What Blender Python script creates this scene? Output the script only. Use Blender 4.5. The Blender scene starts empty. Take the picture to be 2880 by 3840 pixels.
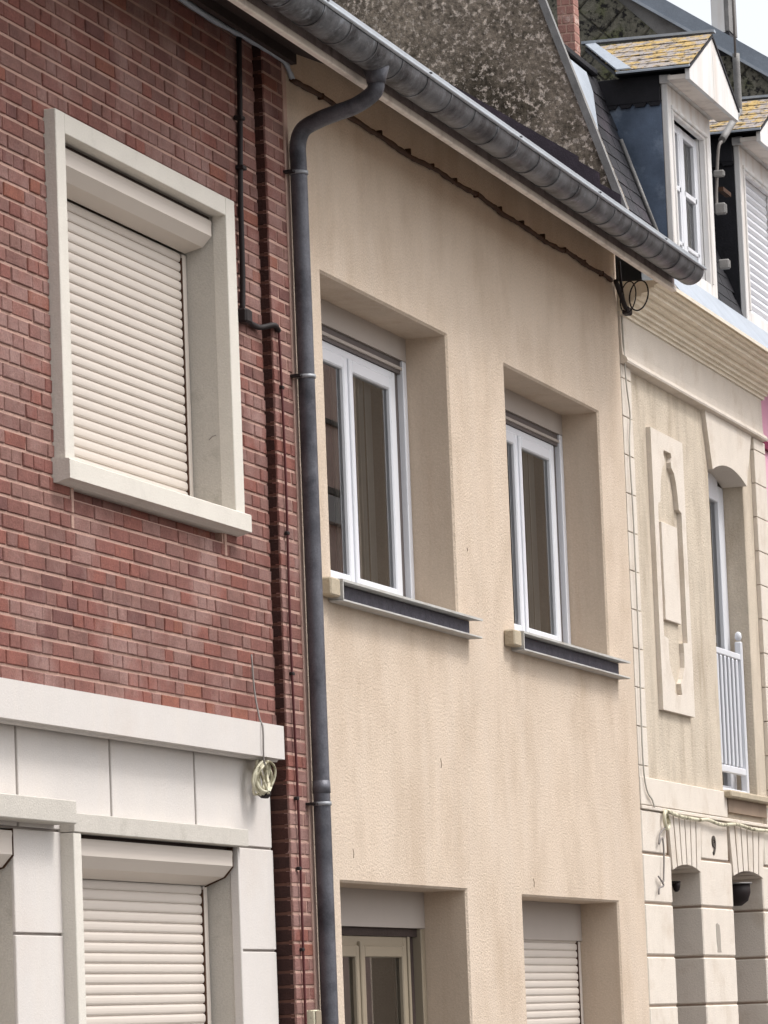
import bpy, math, random
from mathutils import Vector, Matrix
random.seed(7)
S = bpy.context.scene
COL = S.collection
R = math.radians

# ------------------------------------------------------------------ camera
cam_d = bpy.data.cameras.new('camera'); cam = bpy.data.objects.new('camera', cam_d); COL.objects.link(cam)
cam_d.sensor_fit = 'VERTICAL'; cam_d.sensor_height = 24.0; cam_d.lens = 100.0
cam_d.clip_start = 0.1; cam_d.clip_end = 2000
F_ = Vector((0.95015139, 0.28823432, 0.11888359)); R_ = Vector((0.29448334, -0.95488179, -0.03847505)); U_ = Vector((-0.10242995, -0.07156636, 0.99216247))
M = Matrix((R_, U_, -F_)).transposed().to_4x4(); M.translation = Vector((0, -6.3, 1.6))
cam.matrix_world = M
S.camera = cam
S.render.resolution_x = 768; S.render.resolution_y = 1024

# ------------------------------------------------------------------ light
W = bpy.data.worlds.new('World'); S.world = W; W.use_nodes = True
nt = W.node_tree; nt.nodes.clear()
SUN_EL, SUN_AZ = R(58), R(166)      # azimuth measured clockwise from +Y
sky = nt.nodes.new('ShaderNodeTexSky'); sky.sky_type = 'NISHITA'; sky.sun_disc = False
sky.sun_elevation = SUN_EL; sky.sun_rotation = SUN_AZ; sky.air_density = 1.0; sky.dust_density = 4.0; sky.ozone_density = 1.0
hs = nt.nodes.new('ShaderNodeHueSaturation'); hs.inputs['Saturation'].default_value = 0.2
bg = nt.nodes.new('ShaderNodeBackground'); bg.inputs['Strength'].default_value = 0.15
wo = nt.nodes.new('ShaderNodeOutputWorld')
nt.links.new(sky.outputs[0], hs.inputs['Color']); nt.links.new(hs.outputs[0], bg.inputs[0]); nt.links.new(bg.outputs[0], wo.inputs[0])
sd = bpy.data.lights.new('sun', 'SUN'); sd.energy = 0.9; sd.angle = R(14); sd.color = (1.0, 0.965, 0.93)
sun = bpy.data.objects.new('sun', sd); COL.objects.link(sun)
dirv = Vector((math.sin(SUN_AZ) * math.cos(SUN_EL), math.cos(SUN_AZ) * math.cos(SUN_EL), math.sin(SUN_EL)))
sun.rotation_euler = dirv.to_track_quat('Z', 'Y').to_euler(); sun.location = (0, -10, 20)
S.view_settings.view_transform = 'Standard'; S.view_settings.look = 'None'
S.view_settings.exposure = 0.85; S.view_settings.gamma = 1.0; S.view_settings.use_curve_mapping = False

# ------------------------------------------------------------------ materials
def lin(r, g, b):
    f = lambda c: (c / 255 / 12.92) if c / 255 <= 0.04045 else ((c / 255 + 0.055) / 1.055) ** 2.4
    return (f(r), f(g), f(b))
MATS = {}
def mat(name, col, rough=0.85, var=0.12, vscale=3.0, bump=0.0, bscale=80.0, col2=None, c2scale=1.5, c2lo=0.5, c2hi=0.65, c2map=(1, 1, 1),
        streak=None, samt=0.3, smap=(7, 7, 0.5), metal=0.0, spec=0.3, fine=0.0, fscale=120.0, voro=False, col3=None, c3scale=20.0, c3lo=0.6, c3hi=0.7):
    m = bpy.data.materials.new(name); m.use_nodes = True
    n = m.node_tree; N = n.nodes; L = n.links; N.clear()
    out = N.new('ShaderNodeOutputMaterial'); p = N.new('ShaderNodeBsdfPrincipled'); L.new(p.outputs[0], out.inputs[0])
    p.inputs['Roughness'].default_value = rough; p.inputs['Metallic'].default_value = metal
    p.inputs['Specular IOR Level'].default_value = spec
    geo = N.new('ShaderNodeNewGeometry')
    def noise(scale, mp=(1, 1, 1), det=4, rgh=0.6):
        mm = N.new('ShaderNodeMapping'); mm.inputs['Scale'].default_value = mp; L.new(geo.outputs['Position'], mm.inputs['Vector'])
        t = N.new('ShaderNodeTexNoise'); t.inputs['Scale'].default_value = scale; t.inputs['Detail'].default_value = det
        t.inputs['Roughness'].default_value = rgh; L.new(mm.outputs[0], t.inputs['Vector']); return t.outputs['Fac']
    def ramp(fac, lo, hi, a=0.0, b=1.0):
        r = N.new('ShaderNodeMapRange'); r.inputs['From Min'].default_value = lo; r.inputs['From Max'].default_value = hi
        r.inputs['To Min'].default_value = a; r.inputs['To Max'].default_value = b; L.new(fac, r.inputs['Value']); return r.outputs[0]
    def mix(fac, A, B, mode='MIX'):
        x = N.new('ShaderNodeMix'); x.data_type = 'RGBA'; x.blend_type = mode
        if isinstance(fac, float): x.inputs[0].default_value = fac
        else: L.new(fac, x.inputs[0])
        for i, v in ((6, A), (7, B)):
            if isinstance(v, tuple): x.inputs[i].default_value = (*v, 1)
            else: L.new(v, x.inputs[i])
        return x.outputs[2]
    c = tuple(col)
    v = ramp(noise(vscale), 0.3, 0.7, 1 - var, 1 + var)
    cc = N.new('ShaderNodeVectorMath'); cc.operation = 'SCALE'; cc.inputs[0].default_value = c; L.new(v, cc.inputs['Scale'])
    cur = cc.outputs[0]
    if col2: cur = mix(ramp(noise(c2scale, c2map, 8, 0.65), c2lo, c2hi), cur, tuple(col2))
    if col3: cur = mix(ramp(noise(c3scale, (1, 1, 1), 4, 0.7), c3lo, c3hi), cur, tuple(col3))
    if streak:
        f1 = ramp(noise(1.0, smap, 6, 0.6), 0.48, 0.72, 0.0, samt)
        cur = mix(f1, cur, tuple(streak))
    if fine:
        f = ramp(noise(fscale, (1, 1, 1), 3, 0.7), 0.25, 0.75, 1 - fine, 1 + fine)
        s2 = N.new('ShaderNodeVectorMath'); s2.operation = 'SCALE'; L.new(cur, s2.inputs[0]); L.new(f, s2.inputs['Scale']); cur = s2.outputs[0]
    L.new(cur, p.inputs['Base Color'])
    if bump:
        b = N.new('ShaderNodeBump'); b.inputs['Strength'].default_value = bump; b.inputs['Distance'].default_value = 0.02
        if voro:
            t = N.new('ShaderNodeTexVoronoi'); t.inputs['Scale'].default_value = bscale; L.new(geo.outputs['Position'], t.inputs['Vector']); L.new(t.outputs['Distance'], b.inputs['Height'])
        else: L.new(noise(bscale, (1, 1, 1), 5, 0.7), b.inputs['Height'])
        L.new(b.outputs[0], p.inputs['Normal'])
    MATS[name] = m
    return m

BRK = []
for i, (c, e) in enumerate([((129, 81, 71), 0.5), ((124, 83, 75), 0.5), ((120, 86, 79), 0.48), ((128, 90, 82), 0.46), ((110, 74, 69), 0.52), ((133, 84, 70), 0.56), ((125, 81, 73), 0.5), ((128, 94, 86), 0.46)]):
    BRK.append(mat('brick_%d' % i, lin(*c), 0.9, 0.16, 9, 0.5, 90, col2=lin(150, 119, 112), c2scale=1.7, c2lo=e, c2hi=e + 0.2, fine=0.25, fscale=130, col3=lin(112, 74, 68), c3scale=26, c3lo=0.6, c3hi=0.75))
BRKDARK = [mat('brick_dark_%d' % i, lin(*c), 0.9, 0.2, 9, 0.5, 90, fine=0.2) for i, c in enumerate([(66, 38, 32), (58, 36, 32)])]  # dark brown bricks for the pier's left return
m_mortar = mat('mortar', lin(186, 152, 138), 0.95, 0.12, 5, 0.5, 140, fine=0.15, col2=lin(170, 138, 126), c2scale=2.2, c2lo=0.5, c2hi=0.7)
m_render = mat('beige_render', lin(207, 189, 170), 0.95, 0.04, 1.6, 0.6, 70, col2=lin(192, 172, 151), c2scale=2.2, c2lo=0.46, c2hi=0.7, c2map=(1, 1, 0.6),
               streak=lin(216, 202, 188), samt=0.3, fine=0.15, fscale=80, smap=(5, 5, 0.9))
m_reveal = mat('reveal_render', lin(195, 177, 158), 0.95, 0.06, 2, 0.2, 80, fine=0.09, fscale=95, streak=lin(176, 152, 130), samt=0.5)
m_box = mat('shutter_box', lin(172, 162, 154), 0.6, 0.04, 2)
m_pvc = mat('white_pvc', lin(218, 219, 224), 0.35, 0.02, 2, spec=0.5)
m_pvcdim = mat('shade_tone_pvc', lin(142, 130, 112), 0.45, 0.04, 2)  # white-beige frame with its shade put into the colour; also the box lid
m_rail = mat('rail_gap', lin(92, 84, 82), 0.6, 0.1, 3)
m_white = mat('white_stone', lin(202, 196, 191), 0.9, 0.03, 2, 0.2, 120, col2=lin(198, 188, 180), c2scale=1.3, c2lo=0.52, c2hi=0.8, fine=0.04, streak=lin(206, 198, 190), samt=0.4)
m_joint = mat('grey_joint', lin(146, 138, 132), 0.95, 0.1, 4)
m_conc = mat('painted_concrete', lin(210, 204, 194), 0.9, 0.03, 3, 0.3, 110, fine=0.06, col2=lin(192, 186, 176), c2scale=2.6, c2lo=0.55, c2hi=0.8)
m_concg = mat('grey_concrete', lin(190, 184, 175), 0.9, 0.06, 4, 0.35, 110, fine=0.1, col2=lin(160, 154, 144), c2scale=4, c2lo=0.55, c2hi=0.75)
m_shut = mat('shutter_slat', lin(200, 190, 180), 0.55, 0.02, 2, spec=0.4)
m_zinc = mat('weathered_zinc', lin(108, 109, 112), 0.5, 0.28, 7, 0.25, 30, col2=lin(52, 50, 52), c2scale=5, c2lo=0.45, c2hi=0.65, metal=0.35, fine=0.15, col3=lin(146, 150, 156), c3scale=9, c3lo=0.58, c3hi=0.75)
m_zincrim = mat('bright_zinc', lin(176, 182, 188), 0.4, 0.12, 6, metal=0.4)
m_pipe = mat('pipe_zinc', lin(96, 96, 102), 0.45, 0.2, 5, 0.2, 50, col2=lin(62, 62, 68), c2scale=6, c2lo=0.45, c2hi=0.7, metal=0.35, fine=0.18)
m_ring = mat('pipe_ring', lin(150, 152, 156), 0.5, 0.15, 20, metal=0.3)
m_fascia = mat('fascia_paint', lin(232, 222, 212), 0.8, 0.06, 4, 0.15, 60, streak=lin(150, 130, 118), samt=0.4)
m_fasciag = mat('fascia_grey', lin(150, 136, 132), 0.85, 0.15, 6, 0.3, 60, fine=0.2, col2=lin(104, 92, 90), c2scale=5, c2lo=0.5, c2hi=0.7)
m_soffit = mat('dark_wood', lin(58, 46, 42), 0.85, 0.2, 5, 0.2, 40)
m_slate = mat('dark_slate', lin(44, 43, 47), 0.55, 0.25, 6, 0.3, 50, fine=0.2, col2=lin(66, 60, 66), c2scale=3, c2lo=0.5, c2hi=0.7)
m_slatep = mat('purple_slate', lin(66, 58, 66), 0.6, 0.25, 6, 0.3, 50, fine=0.25, col2=lin(88, 74, 82), c2scale=3, c2lo=0.5, c2hi=0.7)
m_slateb = mat('black_slate', lin(30, 29, 34), 0.6, 0.3, 8, 0.2, 50, fine=0.2)
m_lichen = mat('lichen_slate', lin(158, 150, 146), 0.8, 0.15, 8, 0.4, 60, col2=lin(184, 156, 100), c2scale=9, c2lo=0.47, c2hi=0.54, fine=0.2, col3=lin(84, 72, 52), c3scale=22, c3lo=0.54, c3hi=0.62)
m_gable = mat('pebbled_gable', lin(142, 130, 116), 0.98, 0.25, 2.2, 1.0, 30, col2=lin(84, 76, 64), c2scale=1.6, c2lo=0.47, c2hi=0.62, fine=0.7, fscale=34, col3=lin(206, 192, 178), c3scale=26, c3lo=0.54, c3hi=0.6)
m_lead = mat('flashing', lin(128, 126, 124), 0.6, 0.2, 8, 0.2, 40, fine=0.15, metal=0.2)
m_cheek = mat('blue_zinc', lin(92, 104, 122), 0.4, 0.3, 3.5, 0.1, 20, col2=lin(146, 158, 174), c2scale=2.6, c2lo=0.5, c2hi=0.72, metal=0.4, fine=0.12)
m_apron = mat('pale_zinc', lin(166, 173, 182), 0.5, 0.08, 5, 0.3, 30, metal=0.1, streak=lin(150, 158, 168), samt=0.5)
m_dwhite = mat('dormer_white', lin(224, 222, 220), 0.7, 0.05, 3, 0.15, 60, streak=lin(188, 170, 152), samt=0.5)
m_cream = mat('cream_render', lin(202, 189, 171), 0.95, 0.07, 3, 0.6, 60, fine=0.1, fscale=90, streak=lin(158, 142, 122), samt=0.7, smap=(4, 4, 1.2))
m_cstone = mat('cream_stone', lin(214, 204, 192), 0.9, 0.04, 4, 0.3, 80, fine=0.07, col2=lin(196, 182, 166), c2scale=3, c2lo=0.52, c2hi=0.75)
m_cornice = mat('cornice_stone', lin(240, 230, 212), 0.9, 0.05, 4, 0.2, 80, fine=0.05, streak=lin(206, 188, 160), samt=0.25)
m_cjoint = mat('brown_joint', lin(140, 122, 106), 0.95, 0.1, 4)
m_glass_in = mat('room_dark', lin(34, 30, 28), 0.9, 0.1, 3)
m_curtain = mat('curtain', lin(178, 170, 160), 0.9, 0.08, 3)
m_reflect = mat('reflection_strip', lin(224, 220, 214), 0.9, 0.08, 3)  # pale strips standing in for reflections of the reveal
m_black = mat('black_cable', lin(34, 26, 26), 0.6, 0.1, 3)
m_brown = mat('brown_cable', lin(66, 42, 26), 0.7, 0.2, 6, 0.4, 60)
m_grey = mat('grey_cable', lin(132, 126, 122), 0.6, 0.1, 6)
m_cream_c = mat('cream_cable', lin(206, 200, 176), 0.55, 0.1, 20, col2=lin(120, 112, 88), c2scale=14, c2lo=0.5, c2hi=0.6)
m_pink = mat('pink_render', lin(222, 164, 186), 0.9, 0.05, 2, 0.2, 60)
m_pinkd = mat('dark_pink', lin(120, 40, 70), 0.9, 0.05, 2)
m_steel = mat('painted_steel', lin(182, 180, 176), 0.6, 0.08, 9, 0.1, 60, streak=lin(150, 132, 112), samt=0.4)
m_web = mat('shaded_steel', lin(82, 80, 90), 0.7, 0.2, 16, 0.3, 50, fine=0.3, fscale=60)  # sill channel web, its shade put into the colour
m_blockst = mat('yellow_stone', lin(176, 163, 142), 0.9, 0.12, 9, 0.4, 60, fine=0.1)
m_asph = mat('asphalt', (0.05, 0.05, 0.052), 0.9, 0.15, 3, 0.4, 60, fine=0.2)
m_pave = mat('pavement_slab', (0.25, 0.24, 0.23), 0.9, 0.1, 2, 0.3, 50, fine=0.1)
m_kerb = mat('kerb_stone', (0.32, 0.31, 0.3), 0.9, 0.08, 4, 0.2, 50)
m_soil = mat('ground_dirt', (0.14, 0.12, 0.1), 0.95, 0.15, 2)
m_chimb = mat('chimney_brick', lin(160, 118, 108), 0.9, 0.15, 12, 0.5, 60, fine=0.2, col2=lin(196, 170, 160), c2scale=9, c2lo=0.55, c2hi=0.65)
m_diam = mat('mossy_diamond', lin(104, 101, 90), 0.9, 0.25, 5, 0.5, 40, fine=0.35, fscale=40, col2=lin(94, 96, 70), c2scale=4, c2lo=0.5, c2hi=0.6, col3=lin(36, 34, 34), c3scale=16, c3lo=0.5, c3hi=0.6)
m_vzinc = mat('verge_zinc', lin(138, 146, 156), 0.5, 0.12, 6, 0.2, 40, metal=0.3, fine=0.12)
m_oppb = mat('opposite_brick', lin(232, 200, 184), 0.9, 0.1, 2, fine=0.1, fscale=10)
m_oppd = mat('opposite_dark', lin(118, 110, 102), 0.9, 0.1, 2)
m_wood = mat('door_brown', lin(66, 44, 30), 0.6, 0.2, 5)

g = bpy.data.materials.new('window_glass'); g.use_nodes = True; n = g.node_tree; n.nodes.clear()
o = n.nodes.new('ShaderNodeOutputMaterial'); mx = n.nodes.new('ShaderNodeMixShader'); tr = n.nodes.new('ShaderNodeBsdfTransparent'); gl = n.nodes.new('ShaderNodeBsdfGlossy'); fr = n.nodes.new('ShaderNodeFresnel')
gl.inputs['Roughness'].default_value = 0.0; tr.inputs[0].default_value = (0.8, 0.82, 0.82, 1); fr.inputs[0].default_value = 2.7
n.links.new(fr.outputs[0], mx.inputs[0]); n.links.new(tr.outputs[0], mx.inputs[1]); n.links.new(gl.outputs[0], mx.inputs[2]); n.links.new(mx.outputs[0], o.inputs[0])
m_glass = g

# ------------------------------------------------------------------ mesh helpers
class MB:
    def __init__(s): s.v = []; s.f = []; s.mi = []; s.sm = []
    def add(s, vs, fs, mi=0, sm=False):
        k = len(s.v); s.v += [tuple(v) for v in vs]
        for f in fs: s.f.append(tuple(i + k for i in f)); s.mi.append(mi); s.sm.append(sm)
    def quad(s, a, b, c, d, mi=0): s.add([a, b, c, d], [(0, 1, 2, 3)], mi)
    def box(s, x0, x1, y0, y1, z0, z1, c=0.0, mi=0):
        if c <= 0:
            s.add([(x, y, z) for x in (x0, x1) for y in (y0, y1) for z in (z0, z1)],
                  [(0, 1, 3, 2), (4, 6, 7, 5), (0, 4, 5, 1), (2, 3, 7, 6), (0, 2, 6, 4), (1, 5, 7, 3)], mi); return
        c = min(c, (x1 - x0) * .45, (y1 - y0) * .45, (z1 - z0) * .45)
        vs = []; idx = {}
        X = (x0, x1); Y = (y0, y1); Z = (z0, z1)
        for i in (0, 1):
            for j in (0, 1):
                for k in (0, 1):
                    sx, sy, sz = 1 - 2 * i, 1 - 2 * j, 1 - 2 * k
                    for a in range(3):
                        idx[i, j, k, a] = len(vs)
                        vs.append((X[i] + (0 if a == 0 else sx * c), Y[j] + (0 if a == 1 else sy * c), Z[k] + (0 if a == 2 else sz * c)))
        fs = []
        for i in (0, 1): fs.append([idx[i, 0, 0, 0], idx[i, 1, 0, 0], idx[i, 1, 1, 0], idx[i, 0, 1, 0]])
        for j in (0, 1): fs.append([idx[0, j, 0, 1], idx[1, j, 0, 1], idx[1, j, 1, 1], idx[0, j, 1, 1]])
        for k in (0, 1): fs.append([idx[0, 0, k, 2], idx[1, 0, k, 2], idx[1, 1, k, 2], idx[0, 1, k, 2]])
        for a in (0, 1):
            for b in (0, 1):
                fs.append([idx[a, b, 0, 0], idx[a, b, 0, 1], idx[a, b, 1, 1], idx[a, b, 1, 0]])
                fs.append([idx[a, 0, b, 0], idx[a, 0, b, 2], idx[a, 1, b, 2], idx[a, 1, b, 0]])
                fs.append([idx[0, a, b, 1], idx[0, a, b, 2], idx[1, a, b, 2], idx[1, a, b, 1]])
        for i in (0, 1):
            for j in (0, 1):
                for k in (0, 1): fs.append([idx[i, j, k, 0], idx[i, j, k, 1], idx[i, j, k, 2]])
        ctr = Vector(((x0 + x1) / 2, (y0 + y1) / 2, (z0 + z1) / 2)); out = []
        for f in fs:
            p = [Vector(vs[q]) for q in f]; nn = (p[1] - p[0]).cross(p[2] - p[0]); m_ = sum(p, Vector()) / len(p)
            out.append(tuple(f) if nn.dot(m_ - ctr) > 0 else tuple(reversed(f)))
        s.add(vs, out, mi)
    def ext_x(s, prof, x0, x1, mi=0, caps=True, sm=False):      # closed (y,z) profile swept along x
        n_ = len(prof); vs = [(x0, y, z) for y, z in prof] + [(x1, y, z) for y, z in prof]
        s.add(vs, [(i, (i + 1) % n_, n_ + (i + 1) % n_, n_ + i) for i in range(n_)], mi, sm)
        if caps: s.add(vs, [tuple(range(n_)), tuple(reversed(range(n_, 2 * n_)))], mi)
    def ext_y(s, poly, y0, y1, mi=0):                            # closed (x,z) polygon with thickness in y
        n_ = len(poly); vs = [(x, y0, z) for x, z in poly] + [(x, y1, z) for x, z in poly]
        s.add(vs, [(i, (i + 1) % n_, n_ + (i + 1) % n_, n_ + i) for i in range(n_)] + [tuple(range(n_)), tuple(reversed(range(n_, 2 * n_)))], mi)
    def ext_dir(s, poly3, d, mi=0):
        n_ = len(poly3); d = Vector(d); vs = [Vector(p) for p in poly3] + [Vector(p) + d for p in poly3]
        s.add(vs, [(i, (i + 1) % n_, n_ + (i + 1) % n_, n_ + i) for i in range(n_)] + [tuple(range(n_)), tuple(reversed(range(n_, 2 * n_)))], mi)
    def tube(s, pts, r, n_=10, mi=0, caps=True):
        pts = [Vector(p) for p in pts]; rs = r if isinstance(r, (list, tuple)) else [r] * len(pts); vs = []
        up = None
        for i, p in enumerate(pts):
            t = (pts[min(i + 1, len(pts) - 1)] - pts[max(i - 1, 0)]).normalized()
            if up is None: up = t.orthogonal().normalized()
            up = (up - t * up.dot(t)).normalized(); w = t.cross(up)
            for k in range(n_):
                a = 2 * math.pi * k / n_; vs.append(p + (up * math.cos(a) + w * math.sin(a)) * rs[i])
        fs = [(i * n_ + k, i * n_ + (k + 1) % n_, (i + 1) * n_ + (k + 1) % n_, (i + 1) * n_ + k) for i in range(len(pts) - 1) for k in range(n_)]
        s.add(vs, fs, mi, True)
        if caps:
            b = (len(pts) - 1) * n_; s.add(vs, [tuple(reversed(range(n_))), tuple(range(b, b + n_))], mi)
    def mesh(s, name, mats):
        me = bpy.data.meshes.new(name); me.from_pydata(s.v, [], s.f)
        for m_ in (mats if isinstance(mats, (list, tuple)) else [mats]): me.materials.append(m_)
        me.polygons.foreach_set('material_index', s.mi); me.polygons.foreach_set('use_smooth', s.sm); me.validate(); me.update()
        return me
    def build(s, name, mats, parent=None, fix=True):
        me = s.mesh(name, mats)
        if fix:
            import bmesh
            bm = bmesh.new(); bm.from_mesh(me); bmesh.ops.remove_doubles(bm, verts=bm.verts, dist=1e-5)
            bmesh.ops.recalc_face_normals(bm, faces=bm.faces); bm.to_mesh(me); bm.free()
        return link(name, me, parent)
def link(name, me, parent=None, M_=None):
    ob = bpy.data.objects.new(name, me); COL.objects.link(ob)
    if parent: ob.parent = parent; ob.matrix_parent_inverse = Matrix()
    if M_ is not None: ob.matrix_basis = M_
    return ob
def tag(o, label=None, cat=None, group=None, kind=None):
    if label: o['label'] = label
    if cat: o['category'] = cat
    if group: o['group'] = group
    if kind: o['kind'] = kind
    return o
def thing(name, label, cat, group=None): return tag(link(name, None), label, cat, group)
def bx(name, m, parent, *a, c=0.0):
    b = MB(); b.box(*a, c); return b.build(name, m, parent)
def smooth(pts, n_=6):      # Catmull-Rom
    P = [Vector(p) for p in pts]; P = [P[0] * 2 - P[1]] + P + [P[-1] * 2 - P[-2]]; out = []
    for i in range(1, len(P) - 2):
        for k in range(n_):
            t = k / n_; a, b, c, d = P[i - 1:i + 3]
            out.append(0.5 * ((2 * b) + (c - a) * t + (2 * a - 5 * b + 4 * c - d) * t * t + (3 * b - a - 3 * c + d) * t ** 3))
    out.append(P[-2]); return out
def wall(name, m, parent, x0, x1, z0, z1, yf, yb, ops, c=0.012, sub=0):
    """wall with rectangular openings; ops = (x0,x1,z0,z1). front face + chamfered reveals; mi 1 = reveal"""
    b = MB(); xs = sorted({x0, x1} | {o[0] - c for o in ops} | {o[1] + c for o in ops}); zs = sorted({z0, z1} | {o[2] - c for o in ops} | {o[3] + c for o in ops})
    for i in range(len(xs) - 1):
        for j in range(len(zs) - 1):
            cx, cz = (xs[i] + xs[i + 1]) / 2, (zs[j] + zs[j + 1]) / 2
            if any(o[0] - c < cx < o[1] + c and o[2] - c < cz < o[3] + c for o in ops): continue
            b.quad((xs[i], yf, zs[j]), (xs[i + 1], yf, zs[j]), (xs[i + 1], yf, zs[j + 1]), (xs[i], yf, zs[j + 1]))
    for (a, d, e, f) in ops:
        O = [(a - c, yf, e - c), (d + c, yf, e - c), (d + c, yf, f + c), (a - c, yf, f + c)]
        I = [(a, yf + c, e), (d, yf + c, e), (d, yf + c, f), (a, yf + c, f)]; K = [(p[0], yb, p[2]) for p in I]
        for k in range(4):
            l = (k + 1) % 4
            b.quad(O[k], O[l], I[l], I[k]); b.quad(I[k], I[l], K[l], K[k], 1)
    b.quad((x0, yf, z0), (x0, yf, z1), (x0, yb, z1), (x0, yb, z0)); b.quad((x1, yf, z0), (x1, yb, z0), (x1, yb, z1), (x1, yf, z1))
    b.quad((x0, yf, z1), (x1, yf, z1), (x1, yb, z1), (x0, yb, z1))
    return b.build(name, m, parent, fix=False)

# ------------------------------------------------------------------ ground
def struct(name, m, *a): return tag(bx(name, m, None, *a), kind='structure')
struct('ground', m_soil, -400, 600, -400, 400, -0.6, -0.16)
struct('road', m_asph, -60, 140, -6.0, -1.75, -0.16, -0.12)
struct('pavement', m_pave, -60, 140, -1.6, 0.6, -0.16, 0.0)
struct('opposite_pavement', m_pave, -60, 140, -7.6, -6.15, -0.16, 0.0)
struct('kerb', m_kerb, -60, 140, -1.745, -1.605, -0.16, 0.004)
struct('opposite_kerb', m_kerb, -60, 140, -6.145, -6.005, -0.16, 0.004)

# ================================================================== BRICK HOUSE
bh = thing('brick_house', 'red brick house with white ground floor and cream roller shutters, at the left', 'house')
YB = 0.05                                  # brick main wall plane; pier plane at 0
X0 = 13.9
COURSE = 0.0682
ZB0 = 3.0
bw = MB()
OPB = (16.34, 18.50, 3.93, 5.37)
# mortar backing (recessed 6 mm), with a hole for the window
def grid_face(b, x0, x1, z0, z1, y, *holes):
    xs = sorted({x0, x1} | {v for h in holes for v in h[:2]}); zs = sorted({z0, z1} | {v for h in holes for v in h[2:]})
    for i in range(len(xs) - 1):
        for j in range(len(zs) - 1):
            if any(h[0] <= (xs[i] + xs[i + 1]) / 2 <= h[1] and h[2] <= (zs[j] + zs[j + 1]) / 2 <= h[3] for h in holes): continue
            b.quad((xs[i], y, zs[j]), (xs[i + 1], y, zs[j]), (xs[i + 1], y, zs[j + 1]), (xs[i], y, zs[j + 1]))
REC = (16.50, 18.38, 3.8165, 3.93)      # shallow recess under the window sill
grid_face(bw, X0, 19.075, 2.9, 6.62, YB + 0.0065, OPB, REC)
grid_face(bw, REC[0] - .01, REC[1] + .01, REC[2] - .01, REC[3], YB + .043)
bw.quad((REC[0], YB + .006, REC[2]), (REC[1], YB + .006, REC[2]), (REC[1], YB + .043, REC[2]), (REC[0], YB + .043, REC[2])); bw.quad((REC[1], YB + .006, REC[2]), (REC[1], YB + .006, REC[3]), (REC[1], YB + .043, REC[3]), (REC[1], YB + .043, REC[2]))
# pier
PXL = 19.06; PXR = 19.385
bw.box(PXL + 0.005, PXR, 0.004, 0.6, 0, 6.62)
bw.build('wall', m_mortar, bh, fix=False)
bx('side_mortar', mat('dark_mortar', lin(96, 66, 56), .95, .15, 6), bh, PXL + .0035, PXL + .0068, .012, .5, 0, 6.5)
# return panel behind the wall so that nothing is hollow
bx('wall_core', m_mortar, bh, X0, 19.0, 0.44, 0.62, 0, 6.62)
bx('wall_side', m_mortar, bh, X0 - 0.02, X0, YB, 0.62, 0, 6.62)

def brick_mesh(w, h, d, mi, seed):
    rr = random.Random(seed); b = MB(); c = 0.0035
    j = lambda a: rr.uniform(-a, a)
    f = [(-w / 2 + c + j(.0015), j(.0012), -h / 2 + c + j(.0012)), (w / 2 - c + j(.0015), j(.0012), -h / 2 + c + j(.0012)), (w / 2 - c + j(.0015), j(.0012), h / 2 - c + j(.0012)), (-w / 2 + c + j(.0015), j(.0012), h / 2 - c + j(.0012))]
    o_ = [(-w / 2, c, -h / 2), (w / 2, c, -h / 2), (w / 2, c, h / 2), (-w / 2, c, h / 2)]
    k = [(x, d, z) for x, y, z in o_]
    b.add(f + o_ + k, [(0, 1, 2, 3)] + [(4 + i, 4 + (i + 1) % 4, (i + 1) % 4, i) for i in range(4)] + [(8 + i, 8 + (i + 1) % 4, 4 + (i + 1) % 4, 4 + i) for i in range(4)])
    return b
BM = {}
def get_brick(w, h, mi, var, dark=False):
    key = (round(w, 3), round(h, 3), mi, var, dark)
    if key not in BM:
        BM[key] = (brick_mesh(w, h, 0.03, mi, hash(key) & 0xffff), None)
    return key
def frame_px(x, y, z):
    v = Vector((x, y, z)) - Vector((0, -6.3, 1.6)); d = v.dot(F_)
    return 384 + 4266.7 * v.dot(R_) / d, 512 - 4266.7 * v.dot(U_) / d, d
bricks = []     # (dist, key, matrix-translation, rotation, mat index)
def pick():
    return random.choices(range(8), [3, 4, 4, 4, 1.5, 1.2, 3.5, 3.5])[0]
SW, HW, JT = 0.221, 0.108, 0.0135
row = 0; z = ZB0 + 0.006
while z < 6.6:
    x = X0 - (0.0 if row % 2 == 0 else 0.1725) ; kk = 0
    while x < PXL - 0.004:
        w = SW if kk % 2 == 0 else HW
        if random.random() < (0.34 if z < 3.8 else 0.16): w = HW if w == SW else SW
        kk += 1
        xa, xb = x, x + w
        x = xb + 0.0095
        xa = max(xa, X0); xb = min(xb, PXL - 0.001)
        if xb - xa < 0.02: continue
        za, zb = z, z + COURSE - JT
        segs = [(xa, xb)]
        if zb > OPB[2] and za < OPB[3]:
            segs = []
            if xa < OPB[0]: segs.append((xa, min(xb, OPB[0])))
            if xb > OPB[1]: segs.append((max(xa, OPB[1]), xb))
        for (a, b_) in segs:
            if b_ - a < 0.02: continue
            rec = REC[0] - .05 < (a + b_) / 2 < REC[1] + .05 and REC[2] < (za + zb) / 2 < REC[3]
            if rec: a = max(a, REC[0] + .004); b_ = min(b_, REC[1] - .004)
            bricks.append(((a + b_) / 2, YB + (.036 if rec else 0) + random.uniform(-.002, .002), (za + zb) / 2, b_ - a, COURSE - JT, 0, pick()))
    z += COURSE; row += 1
ES = bx('edge_strip', mat('pink_plaster', lin(196, 164, 150), .95, .08, 6, .3, 80), bh, 19.337, 19.392, -.004, .05, 0, 6.3, c=.002)
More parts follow.
